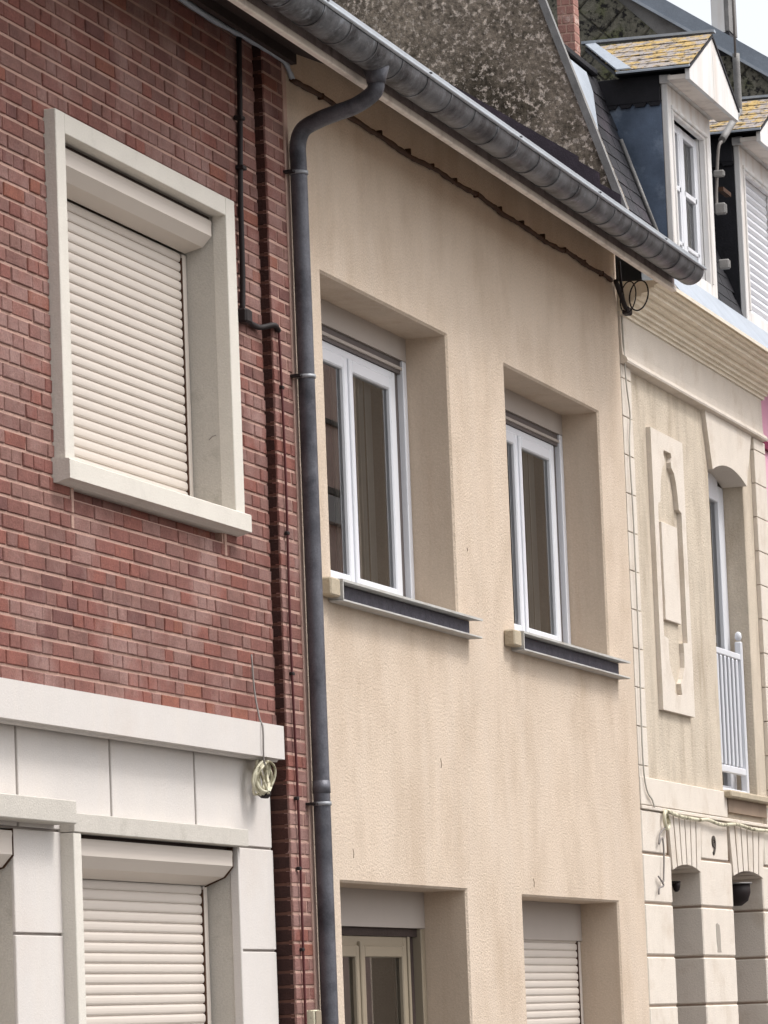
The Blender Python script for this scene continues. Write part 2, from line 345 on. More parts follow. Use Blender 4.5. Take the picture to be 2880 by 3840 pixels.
# pier bricks: front faces and left return faces
z = 0.02; row = 0
while z < 6.6:
    zc = z + (COURSE - JT) / 2
    ws = [0.108, 0.2] if row % 2 == 0 else [0.2, 0.108]
    x = PXL + 0.001
    for w in ws:
        xb = min(x + w, 19.335)
        bricks.append(((x + xb) / 2, random.uniform(-.002, .001), zc, xb - x, COURSE - JT, 0, pick())); x = xb + JT
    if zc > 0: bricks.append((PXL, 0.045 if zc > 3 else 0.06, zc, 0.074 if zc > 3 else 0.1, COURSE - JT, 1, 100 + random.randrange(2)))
    z += COURSE; row += 1
vis = []; rest = []
for b_ in bricks:
    px, py, d = frame_px(b_[0], b_[1], b_[2])
    sc = b_[3] * (0.36 if b_[5] == 0 else 0.93) / d
    inside = -6 < px < 774 and -6 < py < 1030
    (vis if inside else rest).append((sc / 1.0, b_))
vis.sort(key=lambda t: -t[0])
single = vis[:300]; rest = [b_ for _, b_ in rest] + [b_ for _, b_ in vis[300:]]
BMESH = {}
for _, (bxx, by, bz, w, h, side, mi) in single:
    w_ = round(w / 0.004) * 0.004
    key = (w_, side, mi, random.randrange(3))
    if key not in BMESH:
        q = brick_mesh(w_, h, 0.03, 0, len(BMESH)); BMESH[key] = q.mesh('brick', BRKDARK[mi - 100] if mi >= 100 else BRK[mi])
    Mx = Matrix.Translation((bxx, by, bz)) @ (Matrix.Rotation(R(-90), 4, 'Z') if side else Matrix())
    link('brick', BMESH[key], bh, Mx)
rb = MB()
for (bxx, by, bz, w, h, side, mi) in rest:
    q = brick_mesh(w, h, 0.03, 0, random.randrange(1 << 30))
    if side: vs = [(bxx + y, by - x, bz + zz) for x, y, zz in q.v]
    else: vs = [(bxx + x, by + y, bz + zz) for x, y, zz in q.v]
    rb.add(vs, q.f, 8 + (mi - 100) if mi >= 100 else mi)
tag(rb.build('brick_field', BRK + BRKDARK, bh, fix=False), kind='stuff')

def shutter(parent, x0, x1, ztop, zbot, y, pitch, m_, name='roller_shutter', tail=0, thick=0.009):
    back = bx(name, m_rail, parent, x0, x1, y + 0.010, y + 0.02, zbot, ztop)
    prof = [(0.004, 0), (-0.002, 0.05), (-0.0055, 0.2), (-0.0065, 0.42), (-0.0058, 0.68), (-0.0025, 0.88), (0.003, 0.92), (0.004, 1.0)]
    b = MB(); b.ext_x([(p[0], p[1] * pitch) for p in prof], x0, x1); me = b.mesh('slat', m_)
    z_ = zbot
    while z_ < ztop - 0.01:
        link('slat', me, back, Matrix.Translation((0, y, z_))); z_ += pitch
    return back

# upper window surround
sur = MB(); SX0, SX1, SZ0, SZ1 = 16.285, 18.556, 3.955, 5.43
ix0, ix1, iz1 = 16.39, 18.43, 5.342
for q_ in ((SX0, ix0, 0.0, YB + 0.02, SZ0, SZ1), (ix1, SX1, 0.0, YB + 0.02, SZ0, SZ1), (ix0, ix1, 0.0005, YB + 0.02, iz1, SZ1 - .0005)): bx('window_surround', m_conc, bh, *q_, c=0.003)
for x_, z0_, z1_ in ((16.465, 3.756, 3.865), (18.40, 3.756, 3.86), (16.46, 3.69, 3.745)): bx('mortar_patch', m_mortar, bh, x_, x_ + .03, YB - .001, YB + .01, z0_, z1_, c=.002)
rv = MB()   # plastered reveals
rv.quad((ix1 + .001, 0.06, 3.93), (ix1 + .001, .3, 3.93), (ix1 + .001, .3, iz1 + .01), (ix1 + .001, .06, iz1 + .01)); rv.quad((ix0 - .001, 0.06, 3.93), (ix0 - .001, .3, 3.93), (ix0 - .001, .3, iz1 + .01), (ix0 - .001, .06, iz1 + .01))
rv.quad((ix0, 0.06, iz1 + .001), (ix1, .06, iz1 + .001), (ix1, .3, iz1 + .001), (ix0, .3, iz1 + .001))
rv.build('window_reveal', m_concg, bh, fix=False)
sl = MB(); sl.ext_x([(-0.025, 3.875), (-0.025, 3.952), (-0.02, 3.957), (0.30, 3.99), (0.30, 3.86), (0.03, 3.86), (0.0, 3.87)], 16.265, 18.572)
sl.build('window_sill', m_conc, bh)
def boxprof(b, x0, x1, yf, zt, zb, yb, zbb, k=0.08, dark=True):
    b.ext_x([(yf, zt), (yf - 0.002, zt - 0.012), (yf, zt - 0.03), (yf, zb), (yf + 0.045, zb - 0.048), (yb, zbb), (yb, zt)], x0, x1)
bb = MB(); boxprof(bb, 16.40, 18.405, 0.066, 5.318, 5.245, 0.2, 5.176)
sb = bb.build('shutter_box', m_shut, bh)
bx('shutter_box_gap', m_soffit, sb, 16.39, 18.43, 0.085, 0.2, 5.32, 5.3415)
for (x_, w_) in ((18.372, 0.05), (16.395, 0.05)): bx('guide_rail', m_shut, bh, x_, x_ + w_, 0.2, 0.245, 3.975, 5.17, c=0.004)
bx('guide_rail_gap', m_brown, bh, 18.357, 18.371, 0.2015, 0.246, 3.975, 5.15)
shutter(bh, 16.44, 18.358, 5.175, 3.972, 0.212, 0.0445, m_shut)
# scratch on the right jamb
sc = MB(); sc.tube([(18.4285, 0.12, 4.30), (18.4285, 0.105, 4.315), (18.4285, 0.085, 4.32)], 0.0015, 5); sc.build('scratch', m_grey, bh)

# white ground floor
YW = 0.08
wb = MB()
grid_face(wb, X0, 19.03, 0, 2.9, YW + 0.012)
def cut_face(b, holes):
    pass
wb2 = MB(); xs = [X0, 14.6, 15.79, 16.385, 18.44, 19.03]; zs = [0, 1.0, 2.425, 2.9]
for i in range(5):
    for j in range(3):
        if (i, j) in ((1, 1), (3, 1)): continue
        wb2.quad((xs[i], YW + .012, zs[j]), (xs[i + 1], YW + .012, zs[j]), (xs[i + 1], YW + .012, zs[j + 1]), (xs[i], YW + .012, zs[j + 1]))
for a, d in ((14.6, 15.79), (16.385, 18.44)):
    for x_ in (a, d): wb2.quad((x_, YW + .012, 1.0), (x_, .34, 1.0), (x_, .34, 2.425), (x_, YW + .012, 2.425), 1)
    wb2.quad((a, YW + .012, 2.425), (d, YW + .012, 2.425), (d, .34, 2.425), (a, .34, 2.425), 1)
wb2.quad((19.03, YW + .012, 0), (19.03, 0.3, 0), (19.03, 0.3, 2.9), (19.03, YW + .012, 2.9))
wb2.build('ground_floor_wall', [m_joint, m_concg], bh, fix=False)
J = 0.011
xsj = [X0, 14.79, 15.85, 16.905, 17.965, 19.025]
for i in range(5):
    bx('stone_panel', m_white, bh, xsj[i] + .013, xsj[i + 1] - .013, YW, YW + 0.02, 2.43 + J / 2, 2.86, c=0.003)
for zc in ((2.43, 1.955), (1.955, 1.48), (1.48, 1.0), (1.0, 0.5), (0.5, 0.0)):
    bx('stone_panel', m_white, bh, 18.463, 19.025, YW, YW + 0.02, zc[1] + J / 2, zc[0] - J / 2, c=0.003)
for zc in ((2.43, 2.008), (2.008, 1.53), (1.53, 1.0), (1.0, 0.5), (0.5, 0.0)):
    bx('stone_panel', m_white, bh, 15.792, 16.383, YW, YW + 0.02, zc[1] + J / 2, zc[0] - J / 2, c=0.003)
    bx('stone_panel', m_concg, bh, 15.7905, 15.80, YW + 0.022, 0.19, zc[1] + J / 2, zc[0] - J / 2)
for zc in ((1.0, 0.5), (0.5, 0.0)):
    bx('stone_panel', m_white, bh, 16.39, 18.44, YW, YW + 0.02, zc[1] + J / 2, zc[0] - J / 2, c=0.003)
    bx('stone_panel', m_white, bh, X0 + .01, 15.785, YW, YW + 0.02, zc[1] + J / 2, zc[0] - J / 2, c=0.003)
# big lintel band
lb = MB(); lb.ext_x([(-0.02, 2.842), (-0.02, 2.998), (0.07, 3.005), (0.07, 2.835), (0.02, 2.832), (0.012, 2.842)], X0, 18.95); lb.build('lintel_band', m_white, bh)
# lower right window surround
bx('window_surround', m_conc, bh, 16.30, 16.385, 0.02, YW + 0.012, 0.9, 2.421, c=0.003); bx('window_surround', m_white, bh, 18.435, 18.462, 0.05, YW + 0.012, 0.9, 2.421, c=0.003)
ll = MB(); ll.box(16.30, 18.49, 0.015, YW + 0.012, 2.4235, 2.502, 0.003); ll.build('window_lintel', m_concg, bh)
bb = MB(); boxprof(bb, 16.39, 18.395, 0.064, 2.405, 2.335, 0.2, 2.253); sb = bb.build('shutter_box', m_shut, bh)
gp = MB(); gp.ext_x([(0.062, 2.421), (0.062, 2.33), (0.103, 2.283), (0.205, 2.243), (0.21, 2.421)], 18.396, 18.402); gp.build('shutter_box_seal', m_brown, sb)
bx('shutter_box_gap', m_soffit, sb, 16.39, 18.43, 0.09, 0.2, 2.407, 2.4245)
for (x_, w_) in ((18.375, 0.05), (16.39, 0.05)): bx('guide_rail', m_shut, bh, x_, x_ + w_, 0.2, 0.245, 1.0, 2.25, c=0.004)
bx('guide_rail_gap', m_brown, bh, 18.359, 18.374, 0.2015, 0.246, 1.0, 2.235)
shutter(bh, 16.44, 18.36, 2.25, 1.01, 0.212, 0.0445, m_shut)
bx('window_sill', m_conc, bh, 16.27, 18.52, -0.01, 0.3, 0.93, 1.0, c=0.004)
# left opening
lt = MB(); lt.box(14.3, 16.24, -0.02, YW + 0.012, 2.452, 2.546, 0.004); lt.build('window_lintel', m_concg, bh)
bb = MB(); boxprof(bb, 14.61, 15.765, 0.075, 2.415, 2.32, 0.2, 2.253); sb = bb.build('shutter_box', m_shut, bh)
gp = MB(); gp.ext_x([(0.073, 2.424), (0.073, 2.315), (0.115, 2.268), (0.205, 2.243), (0.21, 2.424)], 15.767, 15.777); gp.build('shutter_box_seal', m_brown, sb)
shutter(bh, 14.62, 15.77, 2.25, 1.01, 0.212, 0.0445, m_shut)
bx('window_sill', m_conc, bh, 14.55, 15.84, -0.01, 0.3, 0.93, 1.0, c=0.004)

# ================================================================== BEIGE HOUSE
ch = thing('beige_house', 'beige rendered two-storey house with white windows and steel sills, in the middle', 'house')
BX0, BX1 = 19.395, 26.04
OPS = [(19.84, 22.07, 3.70, 5.30), (23.23, 25.415, 3.70, 5.30), (19.80, 22.02, 0.95, 2.288), (23.145, 25.37, 0.95, 2.276)]
wall('wall', [m_render, m_reveal], ch, BX0, BX1, 0, 6.50, 0.0, 0.62, OPS)
def curt(parent, x0, x1, z0, z1, y, m_, ph=0):
    b = MB(); n_ = max(6, int((x1 - x0) / 0.02)); pts = [(x0 + (x1 - x0) * i / n_, y + 0.012 * math.sin(i * 1.9 + ph) + .006 * math.sin(i * .7)) for i in range(n_ + 1)]
    for i in range(n_): b.quad((*pts[i], z0), (*pts[i + 1], z0), (*pts[i + 1], z1), (*pts[i], z1))
    return b.build('curtain', m_, parent, fix=False)
def upper_window(dx, xl, xr):
    bx('shutter_box', m_box, ch, xl + .001, xr - .001, 0.235, 0.5, 5.172, 5.2995)
    fr_ = MB()
    mid = 21.045 + dx; fxr = 21.93 + dx; fxl = xl + 0.07
    zb, zt = 3.815, 5.098
    yw = 0.262
    # outer frame
    fr_.box(fxr - 0.055, fxr, yw, yw + 0.06, zb, zt, 0.005); fr_.box(fxl, fxl + 0.055, yw, yw + 0.06, zb, zt, 0.005)
    fr_.box(fxl + 0.055, fxr - 0.055, yw, yw + 0.06, zt - 0.055, zt, 0.005); fr_.box(fxl + 0.055, fxr - 0.055, yw, yw + 0.06, zb, zb + 0.05, 0.005)
    f = fr_.build('window_frame', m_pvc, ch)
    bx('head_strip', m_box, f, xl + .002, xr - .06, 0.24, 0.30, 5.118, 5.136, c=0.003)
    bx('head_gap', m_rail, f, xl + .002, xr - .06, 0.252, 0.30, 5.0985, 5.171)
    bx('guide_rail', m_pvc, f, xr - 0.066, xr - 0.002, 0.236, 0.30, 3.80, 5.171, c=0.004)
    bx('guide_gap', m_rail, f, fxr + 0.001, xr - 0.067, 0.27, 0.30, 3.80, 5.098)
    bx('guide_rail', m_pvc, f, xl + 0.002, xl + 0.066, 0.236, 0.30, 3.80, 5.171, c=0.004)
    def sash(x0, x1, yo=0):
        s_ = MB(); z0, z1 = zb + 0.035, zt - 0.04; t = 0.07; y0 = yw - 0.012 + yo; y1 = y0 + 0.05
        s_.box(x0, x0 + t, y0, y1, z0, z1, 0.007); s_.box(x1 - t, x1, y0, y1, z0, z1, 0.007)
        s_.box(x0 + t, x1 - t, y0, y1, z1 - t, z1, 0.007); s_.box(x0 + t, x1 - t, y0, y1, z0, z0 + t * .8, 0.007)
        q = s_.build('sash', m_pvc, f)
        bx('seal', m_rail, f, x0 + t - .001, x1 - t + .001, y0 + .030, y0 + .034, z0 + t * .8 - .001, z1 - t + .001) if False else None
        p = MB(); p.quad((x0 + t, y0 + .022, z0 + t * .8), (x1 - t, y0 + .022, z0 + t * .8), (x1 - t, y0 + .022, z1 - t), (x0 + t, y0 + .022, z1 - t)); p.build('pane', m_glass, f, fix=False)
    sash(mid + 0.012, 21.86 + dx); sash(21.045 * 2 - 21.86 + dx, mid - 0.012)
    bx('mullion', m_pvc, f, mid - 0.013, mid + 0.013, yw - 0.024, yw + 0.03, zb + .036, zt - 0.045, c=0.005)
    # fixed light at far left
    bx('side_panel', m_pvc, f, fxl + 0.056, 21.045 * 2 - 21.862 + dx, yw + .01, yw + .04, zb + .05, zt - .055)
    # room behind
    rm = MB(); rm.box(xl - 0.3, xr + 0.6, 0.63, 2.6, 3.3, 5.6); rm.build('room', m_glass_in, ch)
    curt(ch, 21.10 + dx, 21.50 + dx, 3.85, 5.05, 0.36, m_curtain)
    curt(ch, 21.503 + dx, 21.545 + dx, 3.85, 5.05, 0.345, m_reflect)  # this strip and the next imitate reflections in the pane
    curt(ch, 21.66 + dx, 21.71 + dx, 3.85, 5.05, 0.345, m_reflect, 1)
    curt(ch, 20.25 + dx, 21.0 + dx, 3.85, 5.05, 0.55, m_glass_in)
    # steel channel sill with a stone block at its left end
    sx0, sx1 = 19.775 + dx, 22.285 + dx
    t_ = MB(); t_.ext_x([(-0.078, 3.750), (-0.078, 3.762), (0.0, 3.771), (0.262, 3.826), (0.262, 3.812), (0.0, 3.757)], sx0, sx1)
    sill = t_.build('window_sill', m_steel, ch)
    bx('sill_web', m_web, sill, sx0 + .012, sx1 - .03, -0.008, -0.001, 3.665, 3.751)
    bx('sill_flange', m_steel, sill, sx0 + .002, sx1 - .02, -0.078, -0.001, 3.653, 3.663, c=0.002)
    w_ = MB(); w_.add([(sx0, -.077, 3.664), (sx0 + .012, -.077, 3.664), (sx0 + .012, -.001, 3.664), (sx0, -.001, 3.664), (sx0, -.077, 3.749), (sx0 + .012, -.077, 3.749), (sx0 + .012, -.001, 3.752), (sx0, -.001, 3.752)], [(0, 1, 5, 4), (1, 2, 6, 5), (2, 3, 7, 6), (3, 0, 4, 7)]); w_.build('sill_end', m_steel, sill)
    bx('sill_block', m_blockst, sill, sx0 - 0.15, sx0 - .001, -0.065, 0.0, 3.672, 3.762, c=0.008)
upper_window(0, 19.84, 22.07)
upper_window(3.355, 23.23, 25.415)
# lower left window (dim frame, half-open room)
bx('shutter_box', m_box, ch, 19.801, 22.019, 0.24, 0.5, 2.095, 2.2875)
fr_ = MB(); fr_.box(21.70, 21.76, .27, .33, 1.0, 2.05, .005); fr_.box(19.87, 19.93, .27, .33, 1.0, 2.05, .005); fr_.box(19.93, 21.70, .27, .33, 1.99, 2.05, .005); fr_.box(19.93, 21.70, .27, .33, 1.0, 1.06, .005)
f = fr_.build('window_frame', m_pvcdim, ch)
bx('head_gap', m_soffit, f, 19.802, 21.96, 0.265, 0.32, 2.051, 2.094)
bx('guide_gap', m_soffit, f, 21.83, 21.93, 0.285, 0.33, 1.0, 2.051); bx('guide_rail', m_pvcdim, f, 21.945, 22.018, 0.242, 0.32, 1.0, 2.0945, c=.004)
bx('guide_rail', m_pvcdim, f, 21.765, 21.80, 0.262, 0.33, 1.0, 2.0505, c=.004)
for a, b_ in ((20.93, 21.70), (20.11, 20.885)):
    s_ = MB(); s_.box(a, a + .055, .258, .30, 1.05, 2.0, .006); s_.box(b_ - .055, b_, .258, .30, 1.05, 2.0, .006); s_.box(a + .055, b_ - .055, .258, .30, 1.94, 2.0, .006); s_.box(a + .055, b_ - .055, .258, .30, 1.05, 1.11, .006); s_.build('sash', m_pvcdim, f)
    p = MB(); p.quad((a + .055, .28, 1.11), (b_ - .055, .28, 1.11), (b_ - .055, .28, 1.94), (a + .055, .28, 1.94)); p.build('pane', m_glass, f, fix=False)
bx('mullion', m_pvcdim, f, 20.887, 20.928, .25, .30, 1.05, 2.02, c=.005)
curt(ch, 20.98, 21.33, 1.05, 2.0, .42, m_curtain); curt(ch, 20.2, 20.78, 1.05, 2.0, .42, m_curtain)
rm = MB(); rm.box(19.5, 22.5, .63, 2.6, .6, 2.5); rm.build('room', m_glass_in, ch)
# lower right window with closed shutter
bx('shutter_box', m_box, ch, 23.146, 25.369, 0.24, 0.5, 2.052, 2.2755)
shutter(ch, 23.16, 25.30, 2.05, 0.97, 0.262, 0.0445, m_shut)
bx('guide_rail', m_shut, ch, 25.315, 25.368, 0.25, 0.30, .97, 2.05, c=.004); bx('guide_rail_gap', m_brown, ch, 25.299, 25.314, .2515, .30, .97, 2.05)
for a, d in ((19.6, 22.25), (22.95, 25.6)): bx('window_sill', m_steel, ch, a, d, -.06, .26, .90, .95, c=.004)
# little cracks and hooks in the render
for (x_, z_, l_) in ((21.62, 2.925, .05), (20.02, 2.41, .045), (23.4, 2.33, .05), (22.3, 4.14, .02)):
    b = MB(); b.tube([(x_, -.002, z_), (x_ + .006, -.003, z_ + l_ * .5), (x_ - .003, -.002, z_ + l_)], .0014, 5); b.build('crack', m_cjoint, ch)
# eaves: fascia, soffit, roof
EX0, EX1 = X0, 26.03
fa = MB(); fa.ext_x([(-0.385, 6.118), (-0.392, 6.122), (-0.392, 6.150), (-0.385, 6.158), (-0.36, 6.158), (-0.36, 6.118)], EX0, EX1); fa.build('fascia_moulding', m_fascia, ch)
bx('fascia', m_fasciag, ch, EX0, EX1, -0.38, -0.355, 6.159, 6.29)
so = MB(); so.ext_x([(-0.354, 6.165), (-0.354, 6.19), (0.30, 6.62), (0.30, 6.50), (0.0, 6.398)], 19.40, EX1); so.build('soffit', m_reveal, ch)
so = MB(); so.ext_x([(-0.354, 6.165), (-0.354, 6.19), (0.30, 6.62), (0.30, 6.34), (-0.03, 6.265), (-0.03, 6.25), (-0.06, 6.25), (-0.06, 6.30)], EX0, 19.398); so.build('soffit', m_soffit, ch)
rf = MB(); RP = [(-0.50, 6.318), (1.4, 7.838), (3.2, 9.0)]
rf.ext_x(RP + [(3.2, 8.8), (1.4, 7.74), (-0.5, 6.29)], EX0, 26.04); roof = rf.build('roof', m_slate, ch)
bx('drip_edge', m_zincrim, roof, EX0, 26.04, -0.535, -0.49, 6.296, 6.316)
# slates on the strip of roof that shows
def slate_field(parent, O, u, v, nrm, nu, nv, w, ex, m_, limit=300, t=0.006, jit=0.004, name='slate', half=True):
    O, u, v, nrm = Vector(O), Vector(u).normalized(), Vector(v).normalized(), Vector(nrm).normalized()
    meshes = []
    for k in range(3):
        b = MB(); e = random.uniform(-.003, .003)
        b.add([(0.002, 0, t * 2 + .003), (w - .002, e, t * 2 + .003), (w - .002, ex * 1.5, t + .0015), (0.002, ex * 1.5, t + .0015), (0.002, 0, t + .002), (w - .002, e, t + .002), (w - .002, ex * 1.5, 0), (.002, ex * 1.5, 0)],
              [(0, 1, 2, 3), (4, 5, 1, 0), (5, 6, 2, 1), (7, 4, 0, 3), (6, 7, 3, 2), (7, 6, 5, 4)])
        meshes.append((b, b.mesh(name, m_)))
    cnt = 0; st = MB()
    for j in range(nv):
        for i in range(nu):
            off = (w / 2 if (j % 2 and half) else 0)
            if i == nu - 1 and off: continue
            p = O + u * (i * w + off) + v * (j * ex) + nrm * random.uniform(0, .002)
            a = random.uniform(-jit, jit) * 4
            u2 = (u * math.cos(a) + v * math.sin(a)); v2 = nrm.cross(u2)
            Mx = Matrix((u2, v2, nrm)).transposed().to_4x4(); Mx.translation = p
            k = random.randrange(3)
            if cnt < limit: link(name, meshes[k][1], parent, Mx); cnt += 1
            else: st.add([Mx @ Vector(q) for q in meshes[k][0].v], meshes[k][0].f)
    if st.v: tag(st.build(name + '_field', m_, parent, fix=False), kind='stuff')
rv_ = Vector((0, 1.9, 1.52)).normalized(); rn = Vector((0, -1.52, 1.9)).normalized()
Oc = Vector((26.03, -0.495, 6.323))
slate_field(roof, Oc + Vector((-15 * .3, 0, 0)), (1, 0, 0), rv_, rn, 15, 17, .30, .115, m_slatep, limit=300, t=.005)
slate_field(roof, (EX0, -0.495, 6.323), (1, 0, 0), rv_, rn, 25, 17, .30, .115, m_slatep, limit=0, t=.005)

for k in range(11):      # slate upstand where the roof meets the gable wall
    y_ = -.06 + k * .135; zt = 6.318 + .8 * (y_ + .5); hgt = (.10, .15)[k] if k < 2 else .17 * (11 - k) / 10 + .01
    b = MB(); b.ext_dir([(26.018 - .001 * (k % 2), y_, zt - .02), (26.018, y_ + .15, zt + .10), (26.018, y_ + .15, zt + .10 + hgt), (26.018, y_, zt + hgt)], (.03, 0, 0)); b.build('upstand_slate', m_slatep, roof)
# ================================================================== gutter, downpipe
gt = thing('gutter', 'weathered grey zinc half-round gutter under the roof edge', 'gutter')
GY, GZ, GR = -0.492, 6.236, 0.092
def halfround(b, x0, x1, r, ro, n_=14):
    prof = [(GY - ro * math.cos(math.pi * i / n_), GZ - ro * math.sin(math.pi * i / n_)) for i in range(n_ + 1)] + [(GY + (r) * math.cos(math.pi * i / n_), GZ - r * math.sin(math.pi * i / n_)) for i in range(n_ + 1)]
    b.ext_x(prof, x0, x1, caps=True, sm=False)
ch_ = MB(); halfround(ch_, X0, 25.98, GR - .003, GR, 20); trough = ch_.build('trough', m_zinc, gt)
for p_ in trough.data.polygons: p_.use_smooth = abs(p_.normal.x) < .5
cap = MB(); prof = [(GY - GR * math.cos(math.pi * i / 14), GZ - GR * math.sin(math.pi * i / 14)) for i in range(15)]; cap.ext_x(prof, 25.9805, 25.99); cap.build('end_cap', m_zinc, gt)
b = MB(); b.tube([(X0, GY - GR - .006, GZ + .004), (26.0, GY - GR - .006, GZ + .004)], .010, 10); b.build('rolled_rim', m_zincrim, gt)
x_ = 14.1; k = 0
while x_ < 25.9:
    b = MB(); halfround(b, x_, x_ + .016 + (0.012 if k % 4 == 2 else 0), GR + .0005, GR + .0045, 16)
    b.box(x_, x_ + .016, GY + GR, GY + GR + .012, GZ - .01, GZ + .05)
    if k % 4 == 2: b.box(x_, x_ + .02, GY - GR - .02, GY + GR, GZ + .012, GZ + .018)
    b.build('bracket', m_zinc, gt); x_ += 0.418 + random.uniform(-.02, .02); k += 1
dp = thing('downpipe', 'dark zinc downpipe with a swan neck running down the house corner', 'pipe')
path = [(19.3, -.49, 6.16), (19.3, -.49, 6.09), (19.302, -.47, 6.045), (19.32, -.38, 6.00), (19.335, -.27, 5.975), (19.352, -.18, 5.955), (19.372, -.09, 5.92), (19.382, -.056, 5.85), (19.383, -.055, 5.75)]
P_ = smooth(path, 6); P_ += [Vector((19.383, -.055, z_)) for z_ in (5.5, 4.7, 3.0, 1.5, 0.0)]
b = MB(); b.tube(P_, 0.041, 20); b.build('pipe', m_pipe, dp)
b = MB(); b.tube([(19.3, -.49, 6.19), (19.3, -.49, 6.12), (19.3, -.49, 6.09)], [.075, .05, .046], 18); b.build('outlet', m_pipe, dp)
for z_ in (5.70, 4.70, 2.64):
    b = MB(); b.tube([(19.383, -.055, z_), (19.383, -.055, z_ + .018)], .0465, 20)
    b.build('pipe_clamp', m_ring, dp); bx('clamp_pin', m_black, dp, 19.30, 19.34, -.05, 0.0, z_ + .002, z_ + .014)
b = MB(); b.tube([(19.383, -.055, 2.70), (19.383, -.055, 2.76)], [.0445, .043], 20); b.build('pipe_joint', m_pipe, dp)

# ================================================================== CREAM HOUSE
cr = thing('cream_house', 'cream stone house with arched openings, cornice and slate mansard, beyond the beige house', 'house')
CX0, CX1 = 26.045, 30.36
YC = 0.02
OPC = [(28.55, 29.67, 3.06, 5.38), (26.77, 27.67, 0.3, 2.58), (28.56, 29.62, 0.3, 2.58)]
wl = wall('wall', [m_cream, m_cream], cr, CX0, CX1, 0, 6.1, YC, 0.5, OPC, c=0.004)
# gable (party) wall
gw = MB(); gw.ext_dir([(26.05, -0.055, 6.50), (26.05, -.055, 6.725), (26.05, 0.345, 7.90), (26.05, .47, 8.27), (26.05, 0.9, 9.54), (26.05, 7.0, 9.9), (26.05, 7.0, 5.0), (26.05, .2, 5.0), (26.05, .2, 6.5)], (0.2, 0, 0)); gw.build('gable_wall', m_gable, cr)
# flashing along the gable edge
e0 = Vector((26.03, -.06, 6.64)); e1 = Vector((26.03, .78, 9.13)); dv = (e1 - e0).normalized(); nn = Vector((0, -dv.z, dv.y))
fl = MB()
for off, wd, xx0, xx1 in ((0.0, .045, 26.03, 26.09),):
    a = e0 + nn * off; c_ = e1 + nn * off
    fl.add([(xx0, *(a + nn * 0)[1:]), (xx1, *(a)[1:]), (xx1, *(a + nn * wd)[1:]), (xx0, *(a + nn * wd)[1:]), (xx0, *(c_)[1:]), (xx1, *(c_)[1:]), (xx1, *(c_ + nn * wd)[1:]), (xx0, *(c_ + nn * wd)[1:])],
           [(0, 1, 2, 3), (7, 6, 5, 4), (0, 4, 5, 1), (1, 5, 6, 2), (2, 6, 7, 3), (3, 7, 4, 0)])
fl.build('verge_flashing', m_lead, cr)
# quoin strip left
z_ = 2.90; h_ = .246
while z_ < 5.7:
    bx('quoin_stone', m_cstone, cr, CX0 + .003, 26.30, -.004, YC + .001, z_ + .003, min(z_ + h_ - .003, 5.69), c=.003); z_ += h_
z_ = 2.90
while z_ < 5.7:
    bx('quoin_stone', m_cstone, cr, 29.98, CX1 - .003, -.012, YC + .001, z_ + .003, min(z_ + h_ - .003, 5.69), c=.003); z_ += h_
# frieze
fz = MB(); fz.ext_x([(YC, 5.690), (-.045, 5.700), (-.05, 5.712), (-.04, 5.735), (-.02, 5.75), (-.015, 5.80), (-.012, 6.03), (YC, 6.03)], CX0 + .002, CX1 - .06); fz.build('frieze', m_cstone, cr)
# cornice
P = [(0.3, 6.0), (-.012, 6.008)]; yy, zz = -.022, 6.010
for k, (dy, dz) in enumerate(((.022, .022), (.026, .020), (.034, .026), (.05, .030), (.05, .022), (.034, .026), (.04, .022), (.027, .028))):
    P += [(yy, zz + .007), (yy, zz), (yy - .004, zz - .001), (yy - .006, zz + dz)]; yy -= dy; zz += dz
P += [(-.305, 6.184), (-.309, 6.206), (0.3, 6.23)]
co = MB(); co.ext_x(P, CX0 + .003, CX1); co.build('cornice', m_cornice, cr)
# zinc apron over the cornice
ap = MB(); ap.ext_x([(-.30, 6.209), (-.27, 6.225), (-.055, 6.52), (0.0, 6.52), (0.0, 6.21)], 26.75, 32.5); ap.build('zinc_apron', m_apron, cr)
# raised panel with pierced outline
mxp = 27.20
right = [(27.22, 5.262), (27.30, 5.262), (27.315, 5.235), (27.29, 5.20), (27.30, 5.165), (27.37, 5.135), (27.42, 5.06), (27.45, 4.96), (27.46, 4.905), (27.535, 4.885), (27.535, 4.02), (27.41, 4.01), (27.425, 3.95), (27.41, 3.85), (27.345, 3.77), (27.285, 3.735), (27.295, 3.69), (27.31, 3.665), (27.22, 3.65)]
mir = lambda x: 2 * mxp - x
left = [(mir(x), z__) for x, z__ in reversed(right)]
hole = right + left
outer = [(26.75, 5.372), (27.655, 5.372), (27.655, 3.535), (26.75, 3.535)]
import bmesh
from mathutils.geometry import tessellate_polygon
def plate(name, m_, outer, hole, y0, y1, parent):
    pts = [Vector((x, z__, 0)) for x, z__ in outer]; hp = [Vector((x, z__, 0)) for x, z__ in hole]
    tris = tessellate_polygon([pts, hp] if hole else [pts]); allp = pts + hp; n_ = len(allp)
    b = MB(); vs = [(p.x, y0, p.y) for p in allp] + [(p.x, y1, p.y) for p in allp]; b.add(vs, [tuple(t) for t in tris])
    for base, cnt in ((0, len(pts)), (len(pts), len(hp))):
        for i in range(cnt):
            a, c_ = base + i, base + (i + 1) % cnt; b.add([vs[a], vs[c_], vs[n_ + c_], vs[n_ + a]], [(0, 1, 2, 3)])
    return b.build(name, m_, parent)
plate('relief_panel', m_cstone, outer, hole, -.012, YC, cr)
bx('panel_tablet', m_cstone, cr, 26.975, 27.415, -.004, YC + .001, 4.135, 4.778, c=.003)
